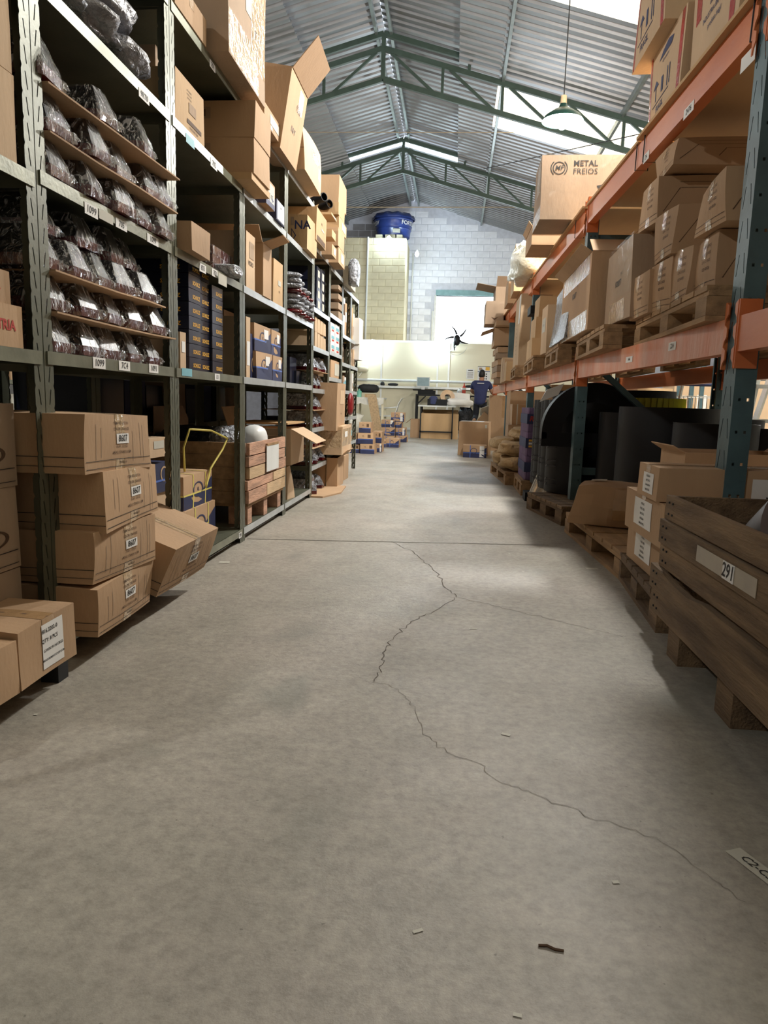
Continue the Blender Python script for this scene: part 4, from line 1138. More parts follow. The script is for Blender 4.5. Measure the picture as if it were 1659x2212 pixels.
open_carton('tall open carton with raised flaps on the middle shelf', XL - .38, XL + .01, yat(556, XL + .01, Z[2]) + .12, yat(586, XL + .01, Z[2]), Z[2] + .001, z1, 'card', flaps=(('S', 60, .10), ('E', 20, .12), ('W', 80, .1)))
LB('orange carton with printed panel at the far end of the shelf', 590, 610, 556, Z[2], XL + .0, .34, 'card_or', decs=[R('E', .1, .0, .3, .12, 'paper_old', 'label'), T('E', .1, -.2, .07, 'ITEM', 'ink_brown')])
o = MB().blob((0, 0, .05), (.06, .07, .055), 10, 14, .08, .7, 9, 0).build('wrapped_part', 'bag_silver', None, 3.2); o.location = (XL - .05, yat(562, XL - .05, Z[2]), Z[2]); tag(o, 'shiny film wrapped part before the open carton', 'parcel')
for k in range(2):
    z0 = Z[1] + .001 + k * .155
    for c, (xa, xb) in enumerate(((553, 587), (589, 609))):
        LBk = span(xa, xb, 760, Z[1], XL - .0)
        carton('two-tone blue and brown box on the waist shelf, %s %s' % (['near', 'far'][c], ['lower', 'upper'][k]), XL - .32, XL - .01 * k, LBk[0], LBk[1], z0, z0 + .153, 'card', decs=two_tone('ES', strap='strap_blue', su=()) + [R('E', .2, .2, .28, .35, 'paper', 'label')], seam=False, group='blue and brown boxes on the waist shelf')
LB('slim blue printed box leaning beside the post', 541, 551, 720, Z[1], XL - .02, .3, 'box_navy', decs=ring('E', 0, -.2, .14, .18, 'card_or', 2.0))
LB('slim pale carton standing by the post', 532, 540, 683, Z[1], XL - .01, .3, 'card_lt', decs=[R('E', 0, -.1, .8, .4, 'paper', 'label')])

# bay 4 and the tops
c = onz(572, 262, Z[4] + .001)
LB('small carton with glossy label on top of the shelving', 571, 606, 218, Z[4], XL + .05, .34, 'card', decs=[R('E', .1, .05, .55, .5, 'paper_old', 'label'), R('E', -.1, -.35, .12, .2, 'paper', 'label')])
X = -1.06
ya, yb = yat(606, X, Z[4]), yat(641, X, Z[4])
o = open_carton('tall open carton leaning out over the aisle with raised flap', X - .5, X, ya, yb, Z[4] + .012, Z[4] + .45, 'card', rot=(0, math.radians(9), 0),
                decs=[T('E', .1, .18, .12, '9386', 'ink_brown', .004, .3), T('E', .0, -.12, .10, 'II & Y', 'ink', .02), R('E', .2, .30, .25, .28, 'tape', 'packing_tape')],
                flaps=(('E', 58, .22), ('W', 80, .2)))
X = -1.02
ya, yb = yat(657, X, Z[4]), yat(695, X, Z[4])
zt2 = span(657, 695, 263, Z[4], X)[2]
carton('tall weathered carton with curled tape on top of the shelving', X - .5, X, ya, yb, Z[4] + .001, zt2, 'card_lt', decs=[R('E', .3, .1, .12, .7, 'paper', 'packing_tape'), R('E', .1, .1, .5, .22, 'tape_clear', 'packing_tape'), R('S', 0, -.02, 1, .01, 'ink_brown', 'crease')], wear=.02, bulge=.012)
q0, q1, q2 = ony(616, 490, 5.22), ony(664, 490, 5.22), ony(640, 463, 5.22)
carton('printed carton with triangle mark standing at the back of the shelf', q0.x, q1.x, 5.22, 5.58, Z[3] + .001, q2.z, 'card_or', decs=[T('S', .28, .18, .36, 'NA', 'ink_blue', .02), PG('S', [(-.22, -.35), (-.22, .1), (.0, -.12)], 'ink_blue', 'print'), PG('S', [(-.19, -.28), (-.19, .03), (-.05, -.12)], 'card_or', 'logo'), R('S', -.18, .3, .14, .25, 'card_gr', 'print')], seam=False)
for k, (px, hgt) in enumerate(((624, .30), (634, .27), (645, .23), (654, .19))):
    yy = yat(px, XL - .05, Z[2])
    t = empty('wrapped_bundle', (XL - .06, yy, Z[2])); tag(t, 'foil wrapped bundle of red parts, %s along the shelf' % NUM[k], 'bundle', 'red and silver wrapped bundles')
    n = int(hgt / .035)
    for j in range(n): MB().blob((-.0 + random.uniform(-.008, .008), random.uniform(-.01, .01), .02 + j * .035), (.10, .055, .022), 6, 10, .12, .8, k * 20 + j).build('wrapped_piece', 'bag_silver' if j % 4 else 'lens_red', t, 3.2)
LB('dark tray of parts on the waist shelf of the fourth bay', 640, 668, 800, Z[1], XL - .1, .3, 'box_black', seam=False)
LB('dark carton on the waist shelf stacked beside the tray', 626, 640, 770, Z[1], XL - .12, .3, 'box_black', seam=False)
open_carton('low carton with a wide flap hanging out toward the aisle', XL - .42, XL + .02, yat(622, XL, .4), yat(650, XL, .4), .33, .58, 'card_lt', flaps=(('E', -28, .20), ('W', 70, .15)))
LB('scuffed carton standing upright on the bottom shelf', 622, 634, 1006, Z[0], XL - .02, .30, 'card_lt', wear=.03)
for k, zz in enumerate((.33, .60)):
    o = MB().box(-.44, -.03, .3, .9, 0, .012); o = o.build('inner_shelf_board', 'ply'); o.location = (XL - .02, YB[4], zz + .0); o.scale = (1, 1, 1)
    tag(o, 'board resting inside the fourth bay, %s of two' % ['lower', 'upper'][k], 'board')
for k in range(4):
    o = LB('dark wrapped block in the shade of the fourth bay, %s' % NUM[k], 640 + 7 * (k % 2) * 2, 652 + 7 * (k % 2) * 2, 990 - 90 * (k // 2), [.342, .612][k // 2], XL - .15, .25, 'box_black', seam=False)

# ---------------------------------------------------------------- bay 5: foil wrapped lamps
def foil_proto():
    t = empty('foil_wrapped_lamp')
    W, H, D = .105, .16, .24
    MB().box(-D, 0, -W * .52, W * .52, .001, .032).build('lens', 'lens_red', t)
    m = MB(); rg = random.Random(9); rows = []
    N = 16
    for z, w, f in ((.03, W * 1.05, .004), (.07, W * 1.0, -.005), (.12, W * .78, -.03), (H * .95, W * .5, -.06)):
        row = []
        for k in range(N):
            a = 2 * math.pi * k / N; ca, sa = math.cos(a), math.sin(a)
            row.append((math.copysign(abs(ca) ** .5, ca) * D / 2 - D / 2 + (f if ca > 0 else 0) + rg.uniform(-.004, .004), math.copysign(abs(sa) ** .6, sa) * w / 2 * (1 + rg.uniform(-.07, .07)), z + rg.uniform(-.004, .004)))
        rows.append(row)
    m.add([q for r in rows for q in r], [(i * N + k, i * N + (k + 1) % N, (i + 1) * N + (k + 1) % N, (i + 1) * N + k) for i in range(len(rows) - 1) for k in range(N)] + [tuple((len(rows) - 1) * N + k for k in range(N))])
    m.build('foil', 'bag_silver', t, .5); return t
fp = foil_proto(); fu = [False]
def foil(x, y, z, rz, label, sc=1.0):
    o = fp if not fu[0] else copy_tree(fp); fu[0] = True
    o.location = (x, y, z); o.rotation_euler = (0, 0, rz); o.scale = (1, sc, sc); tag(o, label, 'lamp part', 'foil wrapped lamps')
rg = random.Random(5)
for lv, (z, n, nm) in enumerate(((.253, 4, 'shin-high'), (.56, 4, 'knee-high'), (.875, 4, 'thigh-high'))):
    tiers = 2 if lv != 1 else 2
    for tr_ in range(tiers):
        if lv == 0 and tr_ == 1: zz = z + .142
        else: zz = z + tr_ * .142
        for k in range(n):
            if zz + .14 > [.52, .835, 1.165][lv] + .03: continue
            foil(XL - .01 + rg.uniform(-.015, .01), YB[5] + .10 + k * .175 + rg.uniform(-.01, .01), zz, rg.uniform(-.15, .15), 'foil wrapped lamp on the %s shelf, %s from the post, %s tier' % (nm, NUM[k], ['lower', 'upper'][tr_]), .84)
    if lv < 3:
        o = MB().box(-.40, .02, .03, .70, 0, .004).build('card_sheet', 'card'); o.location = (XL - .01, YB[5], z + .136); tag(o, 'card sheet between foil lamp tiers on the %s shelf' % nm, 'cardboard sheet')
m = MB(); m.prism([(0, -.02), (.10, -.02), (.20, .30), (.17, .78), (-.44, .76), (-.44, 0)], (0, 0, .001), (1, 0, 0), (0, 1, 0), (0, 0, 1), .012)
o = m.build('card_sheet', 'card'); o.location = (XL, YB[5] + .02, 0); tag(o, 'flattened card on the floor under the foil lamps', 'cardboard sheet')
for k, (dx, dy, z) in enumerate(((.02, .16, .014), (-.02, .36, .014), (.0, .56, .014), (-.02, .20, .112))):
    foil(XL + dx, YB[5] + dy, z, rg.uniform(-.2, .2), 'foil wrapped lamp on the flattened floor card, %s' % ['nearest', 'middle', 'farthest', 'uppermost'][k], .8)
LB('tall blotched carton on the top shelf below the black pipes', 683, 704, 446, 1.965, XL + .05, .4, 'card_or', decs=[T('E', 0, .15, .1, 'ABEL', 'ink_brown', .01), R('E', .1, -.02, .3, .06, 'paper_old', 'label'), R('E', 0, -.4, .8, .16, 'ink_brown', 'print')])
for k in range(4):
    for c in range(2): LB('dark boxed part on the upper shelf of the fifth bay, %s %s' % (['near', 'far'][c], NUM[k]), 684 + 9 * c, 692 + 9 * c, 640 - 22 * k + 6 * c, 1.502 + .082 * k, XL - .03, .25, 'box_black', seam=False, decs=[R('E', 0, 0, .5, .5, 'paper_old', 'label')])
for r in range(2):
    for c in range(4): LB('narrow white carton on the shelf of the fifth bay, %s of the %s row' % (NUM[c], ['lower', 'upper'][r]), 680 + 6 * c, 685.5 + 6 * c, (715 if r == 0 else 683) + 5 * c, 1.205 + .125 * r, XL - .02, .25, 'card_lt', seam=False)
# black pipes lying across the top, open ends poking out over the aisle
for k, (px, py, yy) in enumerate(((700.5, 425, 6.05), (712.5, 440, 6.20))):
    c = ony(px, py, yy); r0, r1, n = .035, .030, 20
    m = MB(); vs = [(r * math.cos(2 * math.pi * i / n), y, r * math.sin(2 * math.pi * i / n)) for r, y in ((r0, 0), (r0, .55), (r1, .55), (r1, 0)) for i in range(n)]
    m.add(vs, [(a * n + i, a * n + (i + 1) % n, ((a + 1) % 4) * n + (i + 1) % n, ((a + 1) % 4) * n + i) for a in range(4) for i in range(n)])
    o = m.build('plastic_pipe', 'black_plastic', None, .6); o.location = c; o.rotation_euler = (math.radians(-6), 0, math.radians(52)); tag(o, 'black plastic pipe end poking out over the shelving, %s' % ['upper one', 'lower one'][k], 'pipe')

# ---------------------------------------------------------------- bays 6 to 8
for k, (xa, xb, yt, z0, X, mt) in enumerate(((716, 727, 458, 2.24, -1.03, 'card_or'), (717, 725, 495, 2.08, -1.03, 'card_or'), (717, 726, 526, 1.946, -1.03, 'card'))):
    LB('carton of the tower on the sixth bay top, %s' % ['uppermost', 'middle', 'lowest with label'][k], xa, xb, yt, z0, X, .35, mt, decs=[R('E', .1, 0, .5, .6, 'paper_old', 'label')] if k != 1 else [])
zz = 1.946
for k, (xa, xb, dz, mt) in enumerate(((731, 744, .13, 'card'), (730, 743, .15, 'card'), (732, 748, .10, 'card_or'), (731, 744, .10, 'card_or'), (732, 748, .22, 'card'))):
    ya, yb = yat(xa, -1.03, zz), yat(xb, -1.03, zz)
    carton('carton in the far tower on the sixth bay top, %s from the bottom' % NUM[k], -1.40, -1.03, ya, min(yb, ya + .6), zz, zz + dz - .002, mt, decs=[R('E', .1, 0, .5, .6, 'paper_old', 'label')] if k in (0, 2) else []); zz += dz
for k in range(4):
    LB('dark printed carton on the upper shelf of the sixth bay, %s from bottom' % NUM[k], 731, 739, 672 - 19 * k, 1.55 + .088 * k, XL + .0, .4, 'card_gr', decs=[PG('S', [(.0, -.3), (.15, .0), (.0, .3), (-.15, 0)], 'ink_brown', 'print')])
for k in range(3):
    for c in range(2): LB('white jar carton on the middle shelf of the sixth bay, %s %s' % (['near', 'far'][c], NUM[k]), 714 + 10 * c, 723 + 10 * c, 735 - 20 * k + 4 * c, 1.222 + .09 * k, XL - .02, .25, 'paper', seam=False, decs=[R('E', 0, .0, .7, .3, 'paper_cyan', 'print'), R('E', 0, -.3, .5, .15, 'ink_red', 'print')])
LB('low carton of small bottles on the sixth bay', 714, 736, 776, .992, XL - .02, .3, 'card', decs=[R('E', .1, .0, .5, .7, 'paper_old', 'label')])
LB('tall pale carton standing out from the sixth bay', 726, 744, 826, .52, XL + .11, .30, 'card', decs=[R('E', .1, .2, .5, .3, 'card_lt', 'label'), T('E', 0, -.15, .05, 'FORCE', 'ink_brown')])
ys0, ys1 = yat(738, -.97, .30), yat(757, -.97, .30)
carton('shiny taped carton jutting out below the tall one', -1.42, -.97, ys0, ys1, .302, .56, 'card_lt', decs=[R('E', 0, .1, .9, .6, 'tape_clear', 'packing_tape'), R('S', 0, .1, .95, .7, 'tape_clear', 'packing_tape'), R('E', -.1, .2, .3, .2, 'paper', 'label')])
open_carton('brown carton with dark open flap standing on the floor', -1.36, -1.02, yat(728, -1.02, .02), yat(741, -1.02, .02), .001, .27, 'card', flaps=(('E', 40, .12),))
LB('narrow carton standing on the floor before the last bays', 742, 752, 985, 0.0, -1.05, .25, 'card')
# wooden support posts for jutting carton come from the shelving itself
vi = 0
kinds = ['card_lt', 'paper', 'card', 'card_or', 'paper_old', 'card_gr']
for b in (6, 7, 8):
    lv = [.30, .60, .99, 1.22, 1.548] if b == 6 else [.34, .615, .888, 1.16, 1.435]
    for li, z in enumerate(lv):
        if b == 6 and li != 9: continue
        room = ((lv + [1.90])[li + 1] - z) - .06
        y = YB[b] + .06; k = 0
        while y < YB[b + 1] - .08:
            wd = rg.uniform(.05, .14); hgt = room * rg.uniform(.55, .95)
            if y + wd > YB[b + 1] - .06: break
            vi += 1
            carton('%s packet standing on the %s shelf of the %s bay, %s along' % (['cream', 'white', 'brown', 'orange', 'faded', 'grey brown'][vi % 6], NUM[li], NUM[b], NUM[k]), XL - .28, XL - rg.uniform(0, .06), y, y + wd, z + .001, z + hgt, kinds[vi % 6], seam=False, decs=[R('E', 0, rg.uniform(-.2, .2), .8, .3, rg.choice(['paper', 'ink_brown', 'paper_cyan', 'card_gr']), 'label')])
            y += wd + rg.uniform(.004, .02); k += 1
LB('large white bag with dark print standing on the last bays', 752, 768, 574, 1.902, XL + .05, .35, 'paper_old', decs=[R('S', 0, .1, .7, .4, 'ink', 'print')], name='paper_sack', cat='sack')
o = MB().blob((0, 0, .11), (.05, .16, .13), 10, 14, .1, .7, 77, 0).build('plastic_bag', 'bag_silver', None, 3.2); o.location = (-1.02, yat(768, -1.02, 1.9) - .1, 1.90); tag(o, 'shiny plastic bag at the end of the last bay top', 'plastic bag')
for k in range(2):
    LB('white and yellow carton fixed at the end of the last bay, %s' % ['lower', 'upper'][k], 776, 783, 712 if k == 0 else 686, 1.24 + .17 * k, -1.07, .3, 'paper', seam=False, decs=[R('S', 0, 0, .4, .9, 'ink', 'print'), R('S', .1, -.42, .3, .12, 'ink_yellow', 'print')])
o = MB().blob((0, 0, .11), (.03, .10, .115), 10, 14, .02, .8, 78).build('red_disc', 'red_dark', None, 3.2); o.location = (XL + .04, yat(748, XL, .65) + .02, .64); tag(o, 'dark red reflector leaning on the seventh bay shelf', 'reflector')

# ---------------------------------------------------------------- cartons added behind to block light, dark colours standing in for shade
rg = random.Random(21)
nb_ = 0
for i in range(1, 6):
    for li, z in enumerate([.09, .60, 1.0, 1.362, 1.842]):
        hgt = [.40, .30, .27, .38, .32][li]
        if li == 1 and i in (1, 2): continue
        y = YB[i] - .26; k = 0
        while y < YB[i + 1] - .45:
            wd = rg.uniform(.24, .42); wd = min(wd, YB[i + 1] - .35 - y)
            if wd < .12: break
            nb_ += 1
            carton('added shade-dark %s carton in the row behind, %s on level %s of %s unit' % (['grey', 'brown'][nb_ % 2], NUM[k], ['one', 'two', 'three', 'four', 'five'][li], NUM[i - 1]), XL - SD - .06 - .46, XL - SD - .10, y, y + wd, z + .001, z + hgt * rg.uniform(.75, 1.0), ['box_black', 'box_navy', 'box_black', 'card_gr'][nb_ % 4], seam=False)
            y += wd + .02; k += 1
for i in range(4):
    y0 = 2.3 + i * 1.1
    for li, z in enumerate([.09, .55, .88, 1.3, 1.8]):
        for k in range(2):
            carton('carton on the next aisle shelving, %s on %s level of %s unit' % (['near', 'far'][k], NUM[li], NUM[i]), -4.35, -3.93, y0 + .07 + .45 * k, y0 + .45 + .45 * k, z + .001, z + [.3, .22, .3, .35, .3][li] * rg.uniform(.7, 1), rg.choice(['card', 'card_or', 'card_gr', 'paper_old']), seam=False)
# ================================================================== pallets
def pallet(label, x0, x1, y0, y1, z, rz=0.0, mat='wood', nb=7, h=.13, group='wooden pallets', dark=False, slat=.012):
    """boards run along x (away from the aisle), three bearers run along y"""
    w, d = x1 - x0, y1 - y0
    t = empty('wooden_pallet', ((x0 + x1) / 2, (y0 + y1) / 2, z), rz); tag(t, label, 'pallet', group)
    g = d / nb
    bd = MB().box(-w / 2, w / 2, -g * .44, g * .44, h - .02, h).mesh('top_board'); bd.materials.append(MATS[mat])
    for k in range(nb): obj('top_board', bd, None, t, (0, -d / 2 + g * (k + .5), rgp.uniform(-.002, .002)))
    er = MB().box(-.045, .045, -d / 2, d / 2, h - .04, h - .021).mesh('bearer_board'); er.materials.append(MATS[mat])
    bk = MB().box(-.05, .05, -.065, .065, .02, h - .041).mesh('block'); bk.materials.append(MATS[mat])
    lo = MB().box(-.05, .05, -d / 2, d / 2, 0, .019).mesh('bottom_board'); lo.materials.append(MATS[mat])
    for x in (-w / 2 + .05, 0, w / 2 - .05):
        obj('bearer_board', er, None, t, (x, 0, 0)); obj('bottom_board', lo, None, t, (x, 0, 0))
        for y in (-d / 2 + .065, 0, d / 2 - .065): obj('block', bk, None, t, (x, y, 0))
    return t
rgp = random.Random(2)
def pal_at(label, pn, pf, z, depth=1.0, h=.13, **k):
    """near and far aisle-side top corners taken from the photograph"""
    a, b = onz(*pn, z + h), onz(*pf, z + h)
    L = (b - a).length; ang = math.atan2(-(b.x - a.x), b.y - a.y)
    c = (a + b) / 2 + Vector((math.cos(ang), math.sin(ang), 0)) * depth / 2
    return pallet(label, c.x - depth / 2, c.x + depth / 2, c.y - L / 2, c.y + L / 2, z, ang, h=h, **k)
pal_at('wooden pallet on the floor carrying the crumpled carton', (1345, 1195), (1222, 1105), 0, .95)
pal_at('wooden pallet on the floor under the black mudguards', (1214, 1094), (1139, 1062), 0, .95, mat='wood_dark')
pallet('wooden pallet on the floor under the purple bundles', .62, 1.42, 6.36, 7.10, 0)
pallet('wooden pallet on the floor under the brown sacks', .50, 1.30, 7.18, 8.50, 0, .06)
pal_at('wooden pallet on the floor under the 816 cartons', (1422, 1290), (1334, 1184), 0, .8, mat='wood_dark')

# ---------------------------------------------------------------- plank crate in the foreground
cr_tl, cr_bl, cr_tr = onx(1443, 1068, .70), onx(1425, 1320, .70), onx(1659, 1165, .70)
CX0, CYF, CYN, CZ0, CZ1 = .70, 2.36, .95, .13, .515
t = empty('plank_crate', (CX0, CYN, 0)); tag(t, 'large weathered plank crate marked 291 standing on blocks', 'crate')
L = CYF - CYN
ph = (CZ1 - CZ0) / 5
rgq = random.Random(6)
def board(x0, x1, pts, mat='wood_dark'):
    """upright board seen from the aisle; pts: outline in (y,z)"""
    m = MB(); m.prism(pts, (x0, 0, 0), (0, 1, 0), (0, 0, 1), (1, 0, 0), x1 - x0); return m.build('plank', mat, t)
for k in range(5):
    z0, z1 = CZ0 + k * ph, CZ0 + (k + 1) * ph - .0012
    q = [0, -.006, .010, .0, .012][k]; e = L + [.02, .03, .0, -.01, -.015][k]
    top = [(e, z1), (e * .8, z1 + rgq.uniform(-.003, .0)), (e * .4, z1 - .002), (0, z1)]
    bot = [(0, z0), (e * .5, z0 + rgq.uniform(0, .003)), (e, z0)]
    if k == 1: top = [(e, z1), (e * .93, z1 - .004), (e * .83, z1 - .018), (e * .74, z1 - .02), (e * .66, z1 - .006), (0, z1)]
    board(-.022 + q, q, bot + top)
    for y in (e - .04, e - .075):
        for zz in (z0 + .02, z1 - .02):
            MB().box(q - .0255, q - .0215, y - .003, y + .003, zz - .003, zz + .003).build('nail', 'rubber', t)
for k in range(5):
    z0, z1 = CZ0 + k * ph, CZ0 + (k + 1) * ph - .004
    MB().box(.012, 1.0, L - .03, L - .008, z0, z1).build('plank', 'wood_dark', t)
    MB().box(1.0, 1.022, 0, L - .03, z0, z1).build('plank', 'wood_dark', t)
MB().box(.012, 1.0, .0, L - .03, CZ0 - .018, CZ0).build('floor_board', 'wood_dark', t)
for y in (L - .13, L - .56, L - 1.0):
    for x in (.02, .48, .92): MB().box(x, x + .09, y - .04, y + .07, 0, CZ0 - .019).build('leg_block', 'wood_dark', t)
for y in (L - .09, .05):
    MB().box(.014, .05, y - .05, y, CZ0, CZ1 - .03).build('corner_post', 'wood_dark', t)
# clear tape and the 291 label
ya, yb = onx(1521, 1190, .695), onx(1655, 1260, .695)
zc_ = CZ0 + 3.5 * ph
MB().box(-.0245, -.0228, yb.y - CYN, ya.y - CYN, zc_ - .022, zc_ + .022).build('clear_tape', 'tape_grey', t)
pl_ = onx(1575, 1217, .675); y = pl_.y - CYN
lb = MB().box(-.0262, -.0248, y - .035, y + .035, zc_ - .022, zc_ + .022).build('label', 'paper', t)
vs, fs = text_geo('291', .012, .12)
MB().add([(-.0272, y - a * .05, zc_ + b * .05) for a, b in vs], [f[::1] for f in fs]).build('lettering', 'ink', lb)
# brake drums lying inside
for k, (x, y, z, r, lb_) in enumerate(((.99, 2.00, .37, .20, 'beside the far end'), (1.36, 1.72, .36, .20, 'nearer the camera'))):
    o = MB().lathe([(.08, .0), (r, .0), (r, .02), (r * .97, .15), (r * .97, .16), (.09, .16), (.08, .0)], 40).build('brake_drum', M('drum_grey', (120, 112, 112), .45, .6, var=.15), None, .6)
    o.location = (x, y, z); o.rotation_euler = (math.radians(50), math.radians(-20), math.radians(15)); tag(o, 'grey metal brake drum in the plank crate, %s' % lb_, 'brake drum')

# ---------------------------------------------------------------- cartons by the near upright
def lab816s(f): return [R(f, .0, .05, .45, .66, 'paper', 'label')] + [T(f, .0, .28 - .12 * i, .075, s, 'ink', .02) for i, s in enumerate(('SCHULZ', 'PI NO. 4202', 'SHK 7D1-2', '816.3202-0', 'MADE IN PRC'))]
LS = [R('S', .28, -.05, .30, .62, 'paper', 'label')] + [T('S', .27, .19 - .115 * i, .085, s, 'ink', .02) for i, s in enumerate(('SCHULZ', 'PI NO.', 'SHK 7D', '816.32', 'MADE IN'))]
zs_ = .131
def corner_box(label, pn, z0, ytop, xfar, depth, mat='card', **k):
    """carton whose near aisle-side bottom corner is seen at pn"""
    c = onz(*pn, z0); ya, yb, z1 = span(pn[0], xfar, ytop, z0, c.x)
    return carton(label, c.x, c.x + depth, c.y, yb, z0 + .001, z1, mat, **k), z1
o, z1 = corner_box('lowest carton with white label on the dark pallet', (1424, 1262), .135, 1170, 1352, .42, decs=lab816s('W'))
o, z2 = corner_box('middle carton with white label in the 816 stack', (1428, 1188), z1 + .002, 1090, 1349, .46, decs=lab816s('W'), tape='W')
o, z3 = corner_box('top carton with white label in the 816 stack', (1418, 1084), z2 + .002, 1010, 1377, .50, decs=[R('W', .05, -.05, .5, .62, 'paper', 'label')] + [T('W', .05, .16 - .14 * i, .09, s, 'ink', .02) for i, s in enumerate(('816.3202-0', 'QTY: 8 PCS', 'G.W/N.W:14', 'MEAS:53*28'))] + LS, tape='W')
p = onz(1425, 1000, z3)
open_carton('open carton resting behind the 816 stack', 1.02, 1.5, 3.25, 3.62, .135, .60, 'card', flaps=(('E', 40, .14), ('W', 30, .06)))
carton('carton with white label behind the slotted upright', 1.20, 1.62, 2.50, 2.88, .30, .57, 'card_lt', decs=[R('S', -.15, .0, .5, .6, 'paper', 'label'), T('S', -.1, .15, .1, 'PI NO. Z', 'ink', .01), T('S', -.1, -.12, .1, '32023-2)', 'ink', .01)])
carton('carton beneath the labelled one behind the upright', 1.18, 1.64, 2.48, 2.92, .0, .298, 'card')
carton('tall carton at the picture edge behind the upright', 1.40, 1.80, 2.55, 2.9, .572, .75, 'card_gr')
# crumpled carton
o = box_shell(.42, .46, .225, .025, .03, 97, 4); rgx = random.Random(14)
o.v = [(x * (1 - .12 * (z / .225)) + rgx.uniform(-.008, .008), y * (1 - .10 * (z / .225)) + rgx.uniform(-.008, .008), max(0.0, z + (rgx.uniform(-.010, .010) if z > .02 else 0))) for x, y, z in o.v]
p = onz(1300, 1135, .135)
o = o.build('crumpled_cardboard_box', 'card', None, .12); o.location = (p.x + .10, p.y + .18, .136); o.rotation_euler = (0, 0, -.35)
tag(o, 'crumpled brown carton bound with tape on the pallet', 'box')
add_decals(o, .42, .46, .225, [R('S', .2, .05, .28, .75, 'tape', 'packing_tape'), R('T', -.2, -.15, .2, .12, 'paper_old', 'label')], .03)

# ---------------------------------------------------------------- black mudguards
def half_pipe(r, h, a0, a1, th, n=14):
    """curved sheet standing upright"""
    m = MB(); vs = []
    for rr in (r, r - th):
        for z in (0, h):
            for k in range(n + 1):
                a = math.radians(a0 + (a1 - a0) * k / n); vs.append((rr * math.cos(a), rr * math.sin(a), z))
    q = n + 1
    fs = []
    for k in range(n): fs += [(k, k + 1, q + k + 1, q + k), (2 * q + k, 3 * q + k, 3 * q + k + 1, 2 * q + k + 1), (q + k, q + k + 1, 3 * q + k + 1, 3 * q + k), (k, 2 * q + k, 2 * q + k + 1, k + 1)]
    fs += [(0, q, 3 * q, 2 * q), (n, 2 * q + n, 3 * q + n, q + n)]
    return m.add(vs, fs)
pm = onz(1190, 1085, .135)
gm = half_pipe(.26, .70, 115, 245, .012).mesh('mudguard', .6); gm.materials.append(MATS['black_plastic'])
rim = MB()
for z in (.06, .10, .20, .24, .34, .38, .48, .52, .63): rim.box(-.276, -.20, -.012, .004, z, z + .006)
rim = rim.mesh('rib'); rim.materials.append(M('glint_grey', (92, 92, 96), .35, .1))  # ribs greyer than the guards, glints put into their colour
for k in range(8):
    yy = 5.66 + k * .095; xx = .99 - .008 * k + (.025 if k % 3 == 1 else 0)
    o = obj('mudguard', gm, None, None, (xx, yy, .136 + (.0 if k else 0))); tag(o, 'black plastic mudguard standing in the nested row, %s from the upright' % NUM[k], 'mudguard', 'nested black mudguards')
    obj('rib', rim, None, o, (0, -.15, .0))
# big arches on edge
def arch(r0, r1, w, a0=0, a1=180, n=28):
    m = MB(); vs = []
    for rr in (r0, r1):
        for y in (-w / 2, w / 2):
            for k in range(n + 1):
                a = math.radians(a0 + (a1 - a0) * k / n); vs.append((rr * math.cos(a), y, rr * math.sin(a)))
    q = n + 1; fs = []
    for k in range(n): fs += [(k, q + k, q + k + 1, k + 1), (2 * q + k, 2 * q + k + 1, 3 * q + k + 1, 3 * q + k), (k, k + 1, 2 * q + k + 1, 2 * q + k), (q + k, 3 * q + k, 3 * q + k + 1, q + k + 1)]
    fs += [(0, 2 * q, 3 * q, q), (n, q + n, 3 * q + n, 2 * q + n)]
    return m.add(vs, fs)
for k, (x, y, z) in enumerate(((1.00, 5.34, .60), (1.36, 6.60, .58))):
    o = arch(.36, .325, .14, -8, 188).build('wheel_arch', 'black_plastic', None, .6); o.location = (x, y, z)
    MB().prism([(-.36, -.10), (-.36, .0), (.36, .0), (.36, -.10)], (0, -.07, 0), (1, 0, 0), (0, 0, 1), (0, 1, 0), .006).build('brace', 'black_plastic', o)
    # side web of the arch
    w_ = MB(); n = 20; vs = [(rr * math.cos(math.pi * i / n), -.068, rr * math.sin(math.pi * i / n)) for rr in (.345, .22) for i in range(n + 1)]
    w_.add(vs, [(i, i + 1, n + 2 + i, n + 1 + i) for i in range(n)]).build('side_web', 'black_plastic', o)
    tag(o, 'big black rounded wheel arch behind the upright, %s' % ['nearer', 'farther'][k], 'wheel arch', 'black wheel arches')
q = [ony(x_, y_, 5.22) for x_, y_ in ((1166, 868), (1206, 853), (1219, 828), (1181, 842))]
m = MB(); m.add(q + [p_ + Vector((.0, .006, 0)) for p_ in q], [(0, 1, 2, 3), (7, 6, 5, 4), (0, 4, 5, 1), (1, 5, 6, 2), (2, 6, 7, 3), (3, 7, 4, 0)])
o = m.build('metal_plate', 'alu'); tag(o, 'pale metal plate resting on the wheel arch', 'plate')
# dark rows of mudguards further in the bay
for k, (x, y, r, h) in enumerate(((1.34, 4.66, .30, .66), (1.74, 4.80, .22, .60), (1.72, 5.30, .20, .60), (1.44, 4.12, .22, .58), (1.76, 4.3, .20, .56), (1.20, 5.06, .20, .62), (1.26, 5.92, .28, .72), (1.62, 6.4, .26, .80), (1.30, 7.2, .34, .8))):
    o = half_pipe(r, h, 150, 390, .014, 20).build('mudguard', 'black_plastic', None, .6); o.location = (x, y, .136); tag(o, 'wide black mudguard deep inside the lower bay, %s' % NUM[k], 'mudguard', 'wide black mudguards')
    MB().box(-.10, .06, -r * .62 - .03, -r * .62 - .02, h - .12, h - .06).build('sticker', 'paper_old', o)
